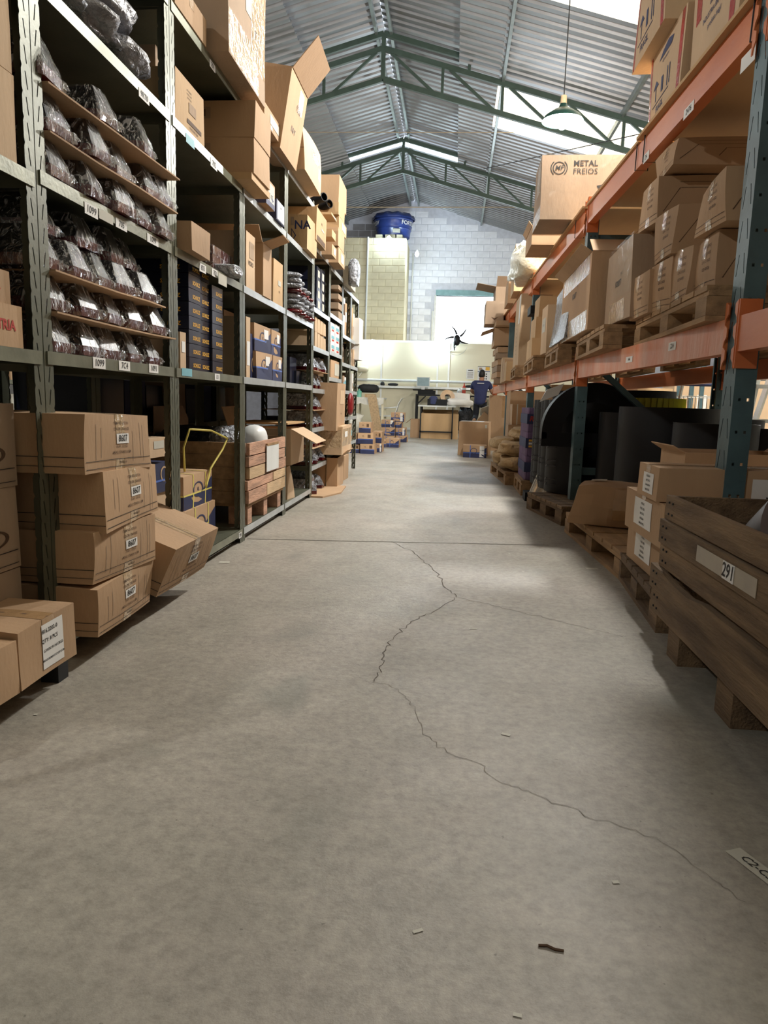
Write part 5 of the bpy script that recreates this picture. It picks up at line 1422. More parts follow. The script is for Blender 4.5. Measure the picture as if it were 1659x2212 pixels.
# steel mudguards leaning by the pallet
for k, (px, py, tl) in enumerate(((1140, 1078, .55), (1150, 1040, .2))):
    c = onz(px, py, .02); o = half_pipe(.16, .24, 110, 250, .006).build('steel_mudguard', 'steel_shiny', None, .6)
    o.location = (c.x + .16, c.y + .02, .02 + .16 * k); o.rotation_euler = (0, math.radians(20 - 35 * k), 0); tag(o, 'shiny steel mudguard leaning at the pallet end, %s' % ['lower', 'upper'][k], 'mudguard', 'steel mudguards')
o = MB().box(-.03, .05, -.10, .10, 0, .07).build('mounting_bracket', 'black_plastic'); c = onz(1128, 1082, 0); o.location = (c.x + .05, c.y + .1, .001); tag(o, 'black bracket on the floor by the steel mudguards', 'bracket')
# purple bundles
px0 = onz(1158, 1075, .135)
def ribbed(w, d, h, n=14):
    m = MB(); vs = []; pr = []
    for k in range(n): pr += [(-d / 2 + d * k / n, 0), (-d / 2 + d * (k + .35) / n, -.012), (-d / 2 + d * (k + .7) / n, -.012)]
    pr.append((d / 2, 0))
    for z in (0, h):
        for y, o in pr: vs.append((o - w / 2, y, z))
        for y, o in pr[::-1]: vs.append((w / 2, y, z))
    q = 2 * len(pr)
    # camera-facing side gets its own ribs
    m.add(vs, [tuple(range(q - 1, -1, -1)), tuple(range(q, 2 * q))] + [(i, (i + 1) % q, q + (i + 1) % q, q + i) for i in range(q)])
    for k in range(9):
        x = -w / 2 + w * (k + .3) / 9; m.box(x, x + w / 18, -d / 2 - .012, -d / 2, 0, h)
    return m
bx, by = .66, 6.42
for k in range(3):
    z = .135 + k * .212
    o = ribbed(.50, .60, .209).build('ribbed_bundle', 'bundle_purple'); o.location = (bx + .25, by + .3 - .01 * k, z); tag(o, 'purple ribbed bundle with blue label band, %s of three' % ['bottom', 'middle', 'top'][k], 'bundle', 'purple ribbed bundles')
    zz = .10
    MB().box(-.265, .25, -.316, -.3125, zz - .03, zz + .055).build('label_band', 'ink_blue', o)
    MB().box(-.266, -.2635, -.316, .3, zz - .03, zz + .055).build('label_band', 'ink_blue', o)
    vs, fs = text_geo(['LIDERFLEX', 'BORRACHA', 'ROADLINE V ER V'][k], .02, .2)
    MB().add([(x * .062 + .0, -.318, zz + .012 + y * .062) for x, y in vs], fs).build('lettering', 'ink_red', o)
    if k == 1:
        for j in range(3): MB().box(-.24, -.12, -.3185, -.3165, zz - .024 + j * .026, zz - .006 + j * .026).build('label', ['ink_yellow', 'paper', 'ink_yellow'][j], o)
# lime ring bundles deeper in
for k, (x, y) in enumerate(((1.50, 5.60),)):
    o = MB(); n = 30
    for j in range(n):
        a = 2 * math.pi * j / n; o.box(.20 * math.cos(a) - .016, .20 * math.cos(a) + .016, .20 * math.sin(a) - .016, .20 * math.sin(a) + .016, 0, .11)
    o.lathe([(0, .11), (.2, .11), (.2, .0), (0, 0)], 30)
    o = o.build('lime_ring_bundle', 'lime'); o.location = (x, y, .755); tag(o, 'bright lime ribbed bundle on the dark stock', 'bundle')
    MB().lathe([(.218, -.055), (.222, -.055), (.222, -.005), (.2, -.005)], 30).build('label_band', 'ink_blue', o)
    vs, fs = text_geo('ROADLINE  DERM', .02, .2)
    MB().add([(.2245 * math.cos(-1.9 + a * .045 / .2245), .2245 * math.sin(-1.9 + a * .045 / .2245), -.03 + b * .045) for a, b in vs], fs).build('lettering', 'ink_red', o)
    q = MB().lathe([(0, 0), (.21, 0), (.21, .555), (0, .555)], 24).build('round_drum', 'black_plastic', None, .6); q.location = (x, y, .136); tag(q, 'black round drum under the lime bundle', 'drum')
# sacks and cartons on the next pallet
def sack(px, py, z, r, label, rz=0, seed=1, mat='sack'):
    c = onz(px, py, z)
    o = MB().blob((0, 0, r[2] * .9), r, 12, 20, .12, .62, seed, 0).build('woven_sack', mat, None, 3.2); o.location = (c.x + r[0] * .8, c.y + r[1] * .3, z); o.rotation_euler = (0, 0, rz); tag(o, label, 'sack', 'brown woven sacks'); return o
for k, (x, y, z, r, rz_, lb) in enumerate(((.78, 7.45, .132, (.28, .30, .075), .1, 'lowest at the near end'), (.76, 8.10, .132, (.30, .32, .08), -.1, 'lowest at the far end'), (.77, 7.52, .275, (.30, .30, .07), -.05, 'lying on the near one'),
                                            (.74, 8.15, .285, (.31, .30, .075), .12, 'lying on the far one'), (.86, 7.75, .42, (.22, .26, .07), .3, 'topmost of the pile'))):
    o = MB().blob((0, 0, r[2] * .95), r, 16, 26, .10, .55, 40 + k, 0).build('woven_sack', 'sack', None, 3.2); o.location = (x, y, z); o.rotation_euler = (0, .04, rz_); tag(o, 'brown wrinkled sack on the far pallet, ' + lb, 'sack', 'brown sacks')
carton('large plain carton standing on edge behind the sacks', .74, 1.3, 9.75, 10.3, .10, .98, 'card', tape='S')
carton('plain carton under the strapped one behind the sacks', .66, 1.05, 8.72, 9.2, .001, .555, 'card')
carton('small carton bound with white straps behind the sacks', .70, 1.0, 8.75, 9.15, .56, .80, 'card', decs=[R('W', u, 0, .03, 1, 'strap_white', 'strap') for u in (-.3, .3)] + [R('S', u, 0, .04, 1, 'strap_white', 'strap') for u in (-.3,)] + [R('T', 0, -.3, 1, .03, 'strap_white', 'strap')])
carton('tall brown paper parcel behind the purple bundles', 1.05, 1.40, 7.9, 8.3, .62, 1.02, 'card_or')
# ================================================================== goods on the chest-high rack level
PZ = LOWZ + .13
def beam_pallet(label, x0, y0, y1, mat='wood', w=1.05): return pallet(label, x0, x0 + w, y0, y1, LOWZ + .001, -.03, mat, group='pallets on the rack beams', h=.128)
beam_pallet('pallet on the rack beam under the stack of seven cartons', .90, 2.72, 3.90)
beam_pallet('pallet on the rack beam under the two big taped cartons', .80, 4.02, 5.10)
beam_pallet('pallet on the rack beam under the silver wrapped block', .74, 5.32, 6.30)
beam_pallet('pallet on the rack beam beside the third upright', .70, 6.55, 7.80)
beam_pallet('pallet on the rack beam under the tall slim carton', .68, 8.20, 9.30)
beam_pallet('pallet on the nearest rack beam by the picture edge', 1.06, 1.35, 2.45)
carton('big carton on the nearest rack beam by the picture edge', 1.12, 1.7, 1.5, 2.4, PZ + .002, 1.75, 'card')
def dstack(): return [T('W', .12, .30 - .13 * i, .075, s, 'ink_brown', .01) for i, s in enumerate(('REF: 12 PCS', 'N.W: 20 KGS', 'G.W: 21 KGS', 'SIZE 40X28'))] + [R('W', 0, -.32, .96, .010, 'ink_brown', 'print'), R('W', 0, -.42, .96, .008, 'ink_brown', 'print'), PG('S', [(-.45, -.30), (-.30, .22), (-.292, .22), (-.442, -.30)], 'ink_brown', 'print'), R('S', .0, .22, .58, .010, 'ink_brown', 'print'), R('S', 0, .35, .6, .010, 'ink_brown', 'print'), PG('S', [(-.1, -.2), (-.04, .08), (-.032, .08), (-.092, -.2)], 'ink_brown', 'print'), R('S', .12, .08, .3, .01, 'ink_brown', 'print')]
zb = PZ + .003
KW = dict(tape='WW', tapemat='tape_clear', wear=.016, bulge=.006, group='brown cartons stacked on the rack pallet')
xs_ = [.937, .925, .905, .885]
edges = [(1542, 1492, 492), (1489, 1443, 520), (1440, 1401, 551), (1398, 1354, 580)]
tops = []
for k, ((a, b, yt), X, nm) in enumerate(zip(edges, xs_, ('nearest of the bottom row', 'second of the bottom row', 'third of the bottom row', 'last of the bottom row with crushed corner'))):
    ya, yb, z1 = span(a, b, yt, zb, X); tops.append((ya, yb, z1, X))
    carton('taped brown carton on the rack pallet, ' + nm, X, X + .46, ya, yb, zb, z1, 'card', decs=dstack(), rz=rgp.uniform(-.03, .03), **KW)
ya, yb, z1, X = tops[0]
zt_ = max(z1, zb + .2) + .004
a_, b_, zE = span(1564, 1502, 356, zt_, .915)
carton('taped brown carton on the rack pallet, big one above the nearest', .915, 1.38, a_, b_, zt_, zE, 'card', decs=dstack(), rz=-.04, **KW)
ya, yb, z1, X = tops[1]; z1b = max(tops[1][2], tops[2][2]) + .004
a_, b_, zF = span(1453, 1410, 434, z1b, .90)
carton('taped brown carton on the rack pallet, second layer middle', .90, 1.36, a_, b_, z1b, zF, 'card', decs=dstack(), rz=.02, **KW)
a_, b_, zI = span(1402, 1388, 500, tops[3][2] + .004, .95)
carton('slim carton with blue label wedged between the stacked ones', .95, 1.35, a_, b_, tops[3][2] + .004, zI, 'card', decs=[R('W', 0, .2, .5, .25, 'paper', 'label'), R('W', .1, -.25, .35, .25, 'paper_cyan', 'label')])
zG0 = zF + .004
c_ = onz(1415, 470, zG0)
a_, b_, zG = span(1415, 1382, 376, zG0, .90)
carton('taped brown carton on the rack pallet, third layer far side', .90, 1.38, a_, b_, zG0, zG, 'card', decs=dstack(), rz=.02, **KW)
carton('shaded carton highest on the stack under the rack deck', .93, 1.40, a_ - .12, a_ + .17, zG + .004, 1.985, 'card', decs=dstack(), **KW)
# big cartons with handling marks
def handling(f, u=.0, v=.1): return [T(f, u, v, .11, 'IIO&YT', 'ink', .02), T(f, u + .1, v + .11, .05, '2 PCS', 'ink', .01)]
z0 = PZ + .02
a_, b_, zJ = span(1268, 1209, 542, z0, .78)
o = open_carton('big taped carton with handling marks and lifted lid', .78, 1.30, a_, b_, z0, zJ, 'card', decs=handling('W') + [R('W', 0, .36, .9, .26, 'tape_clear', 'packing_tape'), R('W', 0, -.36, .9, .26, 'tape_clear', 'packing_tape')] + ring('S', .0, .3, .10, .12, 'ink_brown'), flaps=(('S', 150, .2), ('E', 45, .28), ('W', 35, .08)))
a_, b_, zK = span(1356, 1304, 515, z0, .86)
o = carton('big film wrapped carton with handling marks', .86, 1.36, a_ - .02, b_, z0, zK + .02, 'card_gr', decs=handling('W', .05, .0) + [R('W', .0, -.36, .6, .26, 'tape_clear', 'packing_tape')], seam=False)
MB().box(-.258, .258, -(b_ - a_ + .02) / 2 - .006, (b_ - a_ + .02) / 2 + .006, .12, zK + .03 - z0).build('plastic_film', 'wrap_box', o)
# silver block
m = box_shell(.17, .78, .50, .008, .02, 200, 10); m.v = [(x + .04 * (z / .5), y, z * (1 - .22 * (y / .78 + .5))) for x, y, z in m.v]
o = m.build('foil_wrapped_block', 'bag_silver', None, .7); o.location = (.86, 5.70, PZ + .04); tag(o, 'silver film wrapped flat block beside the second upright', 'parcel')
carton('wrapped carton with paper label before the third upright', .74, 1.10, 6.20, 6.55, PZ + .002, 1.62, 'card_lt', decs=[R('W', .0, .1, .6, .3, 'paper_old', 'label'), T('W', 0, .1, .06, 'NF 2210', 'ink')])
for k in range(3): carton('orange carton of the column behind the third upright, %s' % ['lowest', 'middle', 'topmost'][k], .72 + .03 * k, 1.15, 7.1 + .05 * k, 7.6, PZ + .002 + .20 * k, PZ + .20 * (k + 1), 'card_or')
carton('tall slim carton with printed rows on the rack', .70, 1.05, 8.35, 9.0, PZ + .004, 2.02, 'card_lt', decs=[T('W', 0, .1 - .06 * i, .03, 'REF 10%d' % i, 'ink_brown') for i in range(8)] + [R('W', .3, .3, .2, .4, 'paper', 'label')])
carton('dark tray with plastic lid between the upright and slim carton', .74, 1.1, 7.65, 7.95, 1.72, 1.80, 'black_plastic', seam=False)
for k in range(6): carton('flattened carton layer in the far bundle, %s from the bottom' % NUM[k], .60, 1.1, 10.9, 11.8, LOWZ + .002 + .09 * k, LOWZ + .085 + .09 * k, ['card_gr', 'card'][k % 2], seam=False, rz=rgp.uniform(-.06, .06), group='flattened cartons in a bundle')
carton('open brown carton on top of the flattened bundle', .56, 1.0, 11.0, 11.7, LOWZ + .56, 1.92, 'card', flaps=(('W', -20, .2),))
for k in range(3): carton('small carton on the far rack beam, %s' % NUM[k], .66, .95, 9.6 + .4 * k, 9.95 + .4 * k, LOWZ + .002, LOWZ + .25 + .05 * k, ['card_or', 'card', 'card_lt'][k])

# ---------------------------------------------------------------- top level of the racking
DZ = TOPZ + .018
fr = lambda f, v=0: [T(f, -.12, -.36, .12, 'FRAGIL', 'ink_blue', .01), R(f, -.1, -.27, .5, .012, 'ink_blue', 'print'), R(f, -.25, -.12, .02, .22, 'ink_blue', 'print'), PG(f, [(-.34, -.04), (-.25, .06), (-.16, -.04)], 'ink_blue', 'print'), R(f, -.05, -.1, .06, .2, 'ink_blue', 'print'), R(f, .1, -.1, .02, .26, 'ink_blue', 'print'), R(f, .16, -.1, .02, .26, 'ink_blue', 'print'), T(f, 0, .22, .07, 'Generation', 'ink_blue', .01, .2), PG(f, [(-.2, .28), (.15, .28), (.2, .36), (.05, .42), (-.1, .36)], 'ink_blue', 'print'),
                    R(f, .42, 0, .08, 1.0, 'tape_red', 'packing_tape'), R(f, -.45, 0, .05, 1.0, 'tape_red', 'packing_tape')]
carton('FRAGIL carton with red tape on the top level, lower far one', .895, 1.40, 3.36, 3.90, DZ + .002, 2.46, 'card_lt', decs=fr('W'), tape=None)
carton('FRAGIL carton with red tape on the top level, overhanging upper one', .835, 1.40, 3.50, 4.02, 2.463, 2.83, 'card_lt', decs=fr('W') + [R('S', 0, 0, .02, 1, 'tape_red', 'packing_tape')])
carton('FRAGIL carton with red tape on the top level, nearest one', .915, 1.45, 2.76, 3.31, DZ + .002, 2.58, 'card_lt', decs=[R('W', .36, 0, .10, 1.0, 'tape_red', 'packing_tape'), R('W', -.36, .2, .12, .6, 'tape_red', 'packing_tape')] + [T('W', .0, .28 - .09 * i, .06, s, 'ink_blue', .01) for i, s in enumerate(('Generation Frágil', 'peças automotivas', 'linha pesada', 'manter seco', 'uso interno', 'INDUSTRIA BRASILEIRA', 'produto frágil'))])
MFx0, MFx1, MFy0, MFy1, MFz0, MFz1 = .575, 1.40, 5.65, 6.10, DZ + .012, 2.605
mw, mh = MFx1 - MFx0, MFz1 - MFz0
asp = mh / mw
o = carton('large film wrapped carton with round logo overhanging the top level', MFx0, MFx1, MFy0, MFy1, MFz0, MFz1, 'card_gr',
           decs=[T('S', -.125, .362, .125, 'METAL', 'ink', .012), T('S', -.125, .238, .125, 'FREIOS', 'ink', -.004), T('S', -.352, .295, .105, 'MF', 'ink', .006, .2)] + ring('S', -.352, .295, .086, .100, 'ink', asp) + ring('S', -.352, .295, .120, .134, 'ink', asp, a0=-50, a1=50, n=10) + ring('S', -.352, .295, .120, .134, 'ink', asp, a0=130, a1=230, n=10)
           + [PG('S', [(-.02, .02), (.03, .04), (.05, .02), (.03, -.03), (-.01, -.02)], 'ink', 'tear'), R('W', 0, -.38, 1, .22, 'tape_clear', 'packing_tape'), R('W', .1, .2, .5, .5, 'tape_clear', 'packing_tape')], seam=False, bulge=.003)
MB().box(-mw / 2 - .006, mw / 2 + .006, -.237, .237, -.002, mh + .006).build('plastic_film', 'wrap_box', o)
p = onz(1205, 540, DZ); q = onz(1142, 545, DZ)
o = open_carton('shallow carton with outspread flap behind the large logo carton', .60, 1.1, 6.45, 7.0, DZ + .002, DZ + .16, 'card', flaps=(('W', 55, .05), ('S', -30, .05)))
carton('orange carton with printed lines on the far top level', .66, 1.08, 8.95, 9.6, DZ + .002, 2.68, 'card_or', decs=[T('S', -.05, .25, .12, 'SCHULZ', 'ink_brown', .01), T('S', -.02, .08, .1, 'PI NO.42021', 'ink_brown'), T('S', -.02, -.06, .1, 'SHK-7D', 'ink_brown'), R('W', .2, .2, .3, .4, 'paper_old', 'label')])
o = MB().blob((0, 0, .17), (.16, .46, .20), 16, 22, .13, .75, 91, 0).build('plastic_bag', 'bag_pale', None, 3.2); o.location = (.72, 8.28, DZ + .002); o.rotation_euler = (0, 0, .05); tag(o, 'large cream translucent bag on the top level', 'plastic bag')
open_carton('open carton with drooping flap over the aisle on the far top level', .58, 1.0, 11.7, 12.4, DZ + .002, 2.62, 'card_gr', flaps=(('W', 10, .30), ('S', 40, .2)))
carton('grey carton with bird mark hanging at the far rack end', .42, .69, 11.2, 11.8, 1.995, 2.33, 'card_gr', decs=[PG('S', [(-.2, -.2), (0, -.35), (.2, -.2), (0, -.25)], 'ink_brown', 'print')])
carton('carton beneath the grey one at the far rack end', .56, 1.0, 10.7, 11.5, 1.925, 1.99, 'card')
carton('brown carton on the fourth bay top deck', .66, 1.1, 10.0, 10.6, DZ + .002, 2.45, 'card')
# ties round the beam
for k, (px, py) in enumerate(((1400, 300), (1604, 80), (1385, 320), (1268, 470))):
    c = onx(px, py, .90)
    m = MB(); y = c.y; xx = RP[0][0] + (RP[1][0] - RP[0][0]) * (y - RP[0][1]) / (RP[1][1] - RP[0][1])
    m.tube([(xx - .014, y, TOPZ + .02), (xx - .014, y + .01, TOPZ - BHT - .004), (xx + .05, y + .012, TOPZ - BHT - .004), (xx + .05, y, TOPZ + .02), (xx - .014, y, TOPZ + .02)], .003, 5)
    o = m.build('wire_tie', 'cable'); tag(o, 'black wire tie round the top beam, %s from the camera' % NUM[[2, 0, 3, 4][k] % 5 if k else 2 - 1], 'wire tie', 'wire ties round the beam')
# stickers on the beams
def beam_sticker(px, py, wpx, hgt, s, label, low=False):
    z = LOWZ if low else TOPZ
    c = onx(px, py, .88); y = c.y
    for _ in range(6):
        xx = RP[0][0] + (RP[1][0] - RP[0][0]) * (y - RP[0][1]) / (RP[1][1] - RP[0][1]) - .0095; c = onx(px, py, xx); y = c.y
    L = abs(onx(px - wpx, py, xx).y - y)
    o = MB().add([(0, 0, 0), (0, L, 0), (0, L, hgt), (0, 0, hgt)], [(0, 3, 2, 1)]).build('beam_label', 'paper'); o.location = (xx, y, c.z - hgt / 2); o.rotation_euler = (0, 0, math.atan2(RP[0][0] - RP[1][0], RP[1][1] - RP[0][1])); tag(o, label, 'label', 'paper labels on rack beams')
    if s:
        vs, fs = text_geo(s, .01); sz = min(hgt * .8, L * 1.4 / len(s))
        MB().add([(-.0008, L / 2 - a * sz, hgt / 2 + b * sz) for a, b in vs], fs).build('lettering', 'ink', o)
beam_sticker(1499, 225, 18, .04, '2476', 'paper label reading 2476 on the top orange beam')
beam_sticker(1402, 332, 10, .04, '24', 'small paper label on the top orange beam by the wires')
beam_sticker(1632, 110, 26, .05, '', 'torn white sticker on the top beam by the upright')
beam_sticker(1460, 746, 14, .035, '224', 'paper label on the chest-high orange beam', True)
beam_sticker(1366, 775, 12, .03, '144', 'small paper label on the chest-high orange beam at mid span', True)

# ================================================================== far end: packing tables
def vbox(label, px0, px1, ytop, y, z0, depth, mat='card', **k):
    """carton whose camera-facing side stands at distance y"""
    a, b = ony(px0, ytop, y), ony(px1, ytop, y)
    return carton(label, a.x, b.x, y, y + depth, z0, (a.z + b.z) / 2, mat, **k)
tt = lambda lab=False: [PG('S', [(-.5, -.5), (.5, -.5), (.5, .35), (.15, -.05), (-.5, -.05)], 'box_navy', 'blue_print'), R('S', 0, -.12, 1, .05, 'strap_blue', 'strap'), R('S', -.2, 0, .03, 1, 'strap_blue', 'strap')] + ring('S', -.05, .05, .2, .24, 'box_navy', .6, 'logo') + ([R('S', .3, 0, .2, .9, 'paper', 'label'), T('S', .3, .1, .14, '11.080', 'ink', .01)] if lab else [])
tb = lambda: [R('S', 0, -.27, 1, .46, 'box_navy', 'blue_print'), R('S', 0, -.08, 1, .05, 'strap_blue', 'strap'), T('S', -.15, .2, .2, 'VL', 'ink_brown', .01), R('S', .25, .2, .2, .3, 'ink_brown', 'print')]
G = dict(group='blue and brown parcel boxes on the far floor', seam=False)
Y1, Y2 = 10.75, 13.3
z_ = 0.001
def col(Y, rows, depth):
    z = .001
    for (lb, a, b, yt, d) in rows:
        p0, p1 = ony(a, yt, Y), ony(b, yt, Y); zt = (p0.z + p1.z) / 2
        carton(lb, p0.x, p1.x, Y + (hash(lb) % 5) * .0, Y + depth, z, max(zt, z + .08), 'card', decs=d, **G); z = max(zt, z + .08) + .002
col(Y1, [('parcel box at the bottom of the near floor stack beside the shelving leg', 778, 809, 959, tb()), ('parcel box second up in the near floor stack beside the shelving leg', 773, 806, 935, tb()), ('parcel box on top of the near floor stack beside the shelving leg', 776, 801, 912, tb())], .35)
col(Y1 + .05, [('parcel box at the shelf side bottom of the near floor stacks', 756, 776.5, 960, tb()), ('parcel box upper one at the shelf side of the near floor stacks', 756, 772, 936, tb())], .33)
col(Y1 + .45, [('labelled parcel box standing on end behind the near stack', 809.5, 825, 957, tt(True)), ('parcel box second up behind the near stack', 806, 825, 932, tb())], .35)
col(Y2 - .85, [('slim parcel box on the floor between the two stacks', 826, 834, 950, tb())], .3)
col(Y2 - .8, [('bulging opened parcel box in front of the far stack', 834, 862, 947, tt())], .35)
col(Y2 + .9, [('parcel box at the bottom of the far stack, shelf side', 826, 853, 941, tt()), ('parcel box second up in the far stack, shelf side', 825, 853, 923, tt()), ('labelled parcel box third up in the far stack, shelf side', 824, 852, 907, tt(True))], .4)
col(Y2 + 1.0, [('parcel box at the bottom of the far stack, aisle side', 855, 879, 941, tt()), ('labelled parcel box second up in the far stack, aisle side', 855, 876, 924, tt(True)), ('parcel box third up in the far stack, aisle side', 854, 868, 911, tt()), ('labelled parcel box on top of the far stack', 845, 873, 891, tt(True))], .4)

# metal table with cartons beneath
TYF = 16.12
a, b = ony(908, 875, TYF), ony(980, 875, TYF)
t = empty('packing_table', (a.x, TYF, 0)); tag(t, 'black legged packing table with pale top in the middle of the far end', 'table')
Wt, Ht = b.x - a.x, a.z
MB().box(-.05, Wt + .05, -.03, .75, Ht - .03, Ht).build('table_top', 'alu', t)
for x in (0, Wt - .03):
    for y in (0, .68): MB().box(x, x + .03, y, y + .03, 0, Ht - .03).build('leg', 'black_matte', t)
MB().box(0, Wt, 0, .025, .14, .17).build('stretcher', 'black_matte', t)
for x in (0, Wt - .03): MB().box(x, x + .03, 0, .7, .14, .17).build('stretcher', 'black_matte', t)
open_carton('large brown open carton standing under the packing table', a.x + .02, a.x + .86, TYF + .06, TYF + .66, .001, .56, 'card_or', flaps=(('N', 45, .12),), decs=[R('S', -.25, 0, .01, 1, 'card_lt', 'crease'), R('S', .25, 0, .01, 1, 'card_lt', 'crease')])
open_carton('leaning carton with hanging flap beside the packing table', a.x - .22, a.x + .0, TYF + .25, TYF + .7, .001, .42, 'card', flaps=(('W', -40, .16),))
o = MB().blob((0, 0, .10), (.10, .09, .11), 10, 14, .03, .6, 4, 0).build('plastic_pouch', 'ink_blue', None, 3.2); o.location = (a.x + .28, TYF + .2, Ht); tag(o, 'blue pouch standing on the packing table', 'pouch')
o = MB(); o.box(-.30, .14, 0, .28, 0, .14); o = o.build('dark_case', 'black_plastic'); o.location = (a.x + .45, TYF + .12, Ht); tag(o, 'black open case on the packing table', 'case')
o = MB().lathe([(.07, 0), (.17, 0), (.17, .06), (.07, .06), (.07, 0)], 28).build('tape_roll', 'tape', None, .6); o.location = (a.x + .58, TYF + .34, Ht + .18); o.rotation_euler = (math.radians(75), 0, .3); tag(o, 'large roll of brown tape leaning on the case', 'tape roll')
o = MB().blob((0, 0, .08), (.32, .2, .09), 10, 16, .15, .7, 8, 0).build('crumpled_papers', 'paper', None, 3.2); o.location = (a.x + .85, TYF + .34, Ht); tag(o, 'heap of crumpled pale paper on the packing table', 'paper')
o = MB().prism([(0, 0), (.5, -.03), (.48, .30), (.03, .33)], (0, 0, 0), (1, 0, 0), (0, .3, .95), (0, 1, 0), .01).build('paper_sheet', 'paper'); o.location = (a.x + .62, TYF + .62, Ht); tag(o, 'white printed sheet propped at the back of the packing table', 'paper')

# bench along the partition with screen
BY = 20.25
a, b = ony(898, 851, BY), ony(1064, 853, BY)
t = empty('workbench', (a.x, BY, 0)); tag(t, 'long black steel workbench against the cream partition', 'workbench')
Wb, Hb = 2.35, a.z
MB().box(0, Wb, 0, .7, Hb - .04, Hb).build('bench_top', 'black_matte', t)
for x in (0, 1.25, Wb - .05):
    for y in (.0, .64): MB().box(x, x + .05, y, y + .05, 0, Hb - .04).build('leg', 'black_matte', t)
    if x < 2: MB().bar((x + .03, .02, Hb - .30), (x + .28, .02, Hb - .05), .035).build('brace', 'black_matte', t)
    if x > .5: MB().bar((x + .03, .02, Hb - .30), (x - .22, .02, Hb - .05), .035).build('brace', 'black_matte', t)
m0, m1 = ony(900.5, 814, BY + .2), ony(928, 836, BY + .2)
t = empty('monitor', ((m0.x + m1.x) / 2, BY + .2, Hb)); tag(t, 'square white framed computer monitor on the workbench', 'monitor')
mw_, mh_ = m1.x - m0.x, m0.z - m1.z; mz = m1.z - Hb
MB().box(-mw_ / 2, mw_ / 2, 0, .06, mz, mz + mh_).build('casing', 'white_plastic', t)
MB().box(-mw_ / 2 + .02, mw_ / 2 - .02, -.004, 0, mz + .025, mz + mh_ - .02).build('screen', 'screen', t)
MB().box(-.05, .05, .01, .05, .13, mz).build('stand', 'white_plastic', t)
MB().box(-.28, .28, -.1, .3, .105, .13).build('stand_base', 'black_plastic', t)
o = MB().box(-.2, .28, -.1, .35, 0, .10).build('desktop_computer', 'black_plastic'); o.location = (m0.x + .25, BY + .12, Hb + .001); tag(o, 'flat black computer under the monitor', 'computer')
for k, (px, h, r, mt, lb) in enumerate(((993, .20, .075, 'white_plastic', 'translucent white jug on the workbench'), (1002, .34, .05, 'red_paint', 'red capped bottle on the workbench ledge'))):
    c = ony(px, 848, BY + .3); o = MB().lathe([(0, 0), (r, 0), (r, h * .65), (r * .5, h * .8), (r * .3, h * .85), (r * .3, h), (0, h)], 16).build('bottle', mt, None, .7); o.location = (c.x, BY + .3, Hb); tag(o, lb, 'bottle')
    if k: MB().lathe([(0, h * .45), (r * 1.05, h * .45), (r * 1.05, h * .62), (0, h * .62)], 16).build('label', 'paper', o)
for k, (px, ln) in enumerate(((822, .12), (838, .30), (1004, .3))):
    c = ony(px, 826, PY - .1); o = MB().blob((ln / 2, 0, .04), (ln / 2, .05, .04 if k else .07), 8, 12, .12, .8, k + 3, 0).build('tool', 'black_matte', None, 3.2); o.location = (c.x, PY - .10, zr - .16); tag(o, 'black tool lying on the partition ledge, %s' % ['nearest the shelving', 'long one in the middle', 'over the workbench'][k], 'tool')
# sheets on the partition
def poster(px0, py0, px1, py1, label, extra=()):
    a, b = ony(px0, py0, PY - .02), ony(px1, py1, PY - .02); w_, h_ = b.x - a.x, a.z - b.z
    o = MB().box(0, w_, -.004, 0, 0, h_).build('wall_sheet', 'paper'); o.location = (a.x, PY - .017, b.z); tag(o, label, 'poster')
    for (u0, v0, u1, v1, mt) in extra: MB().box(u0 * w_, u1 * w_, -.0055, -.0045, v0 * h_, v1 * h_).build('printed_patch', mt, o)
poster(1008, 797, 1024, 819, 'white printed notice on the cream partition', [(.2, .82, .8, .9, 'ink')] + [(.12, .1 + .11 * k, .85, .13 + .11 * k, 'ink_brown') for k in range(6)])
poster(1032.5, 791, 1057.5, 829, 'wall calendar with coloured heading above the worker', [(0, .68, 1, .72, 'ink_blue'), (.62, .76, .95, .96, 'ink_yellow'), (.1, .78, .35, .92, 'card_gr'), (0, .97, 1, 1, 'ink')] + [(.12 + .18 * c, .1 + .14 * r, .22 + .18 * c, .17 + .14 * r, 'ink') for c in range(4) for r in range(4)])
# fan on the partition top
c = ony(987, 735, PY - .25)
t = empty('wall_fan', (c.x, PY - .25, c.z)); tag(t, 'dark wall fan silhouetted against the bright opening', 'fan')
MB().blob((0, 0, 0), (.09, .12, .15), 10, 14, .02, .8, 2).build('motor', 'black_matte', t, 3.2)
for k in range(5):
    a = math.radians(90 + 72 * k + 8)
    pts = [(math.cos(a + .35 * q) * (.09 + .27 * q), -.08, math.sin(a + .35 * q) * (.09 + .27 * q) + .06) for q in [i / 5 for i in range(6)]]
    MB().tube(pts, [.03, .028, .024, .02, .015, .008], 6).build('blade', 'black_matte', t, 3.2)
MB().tube([(0, .0, -.12), (-.08, .12, -.25), (-.2, .22, -.3)], .015, 6).build('bracket', 'alu', t)
g = MB()
g.tube([(.30 * math.cos(2 * math.pi * k / 24), -.1, .30 * math.sin(2 * math.pi * k / 24) - .12) for k in range(14, 24)], .006, 5).build('guard_ring', 'alu', t)
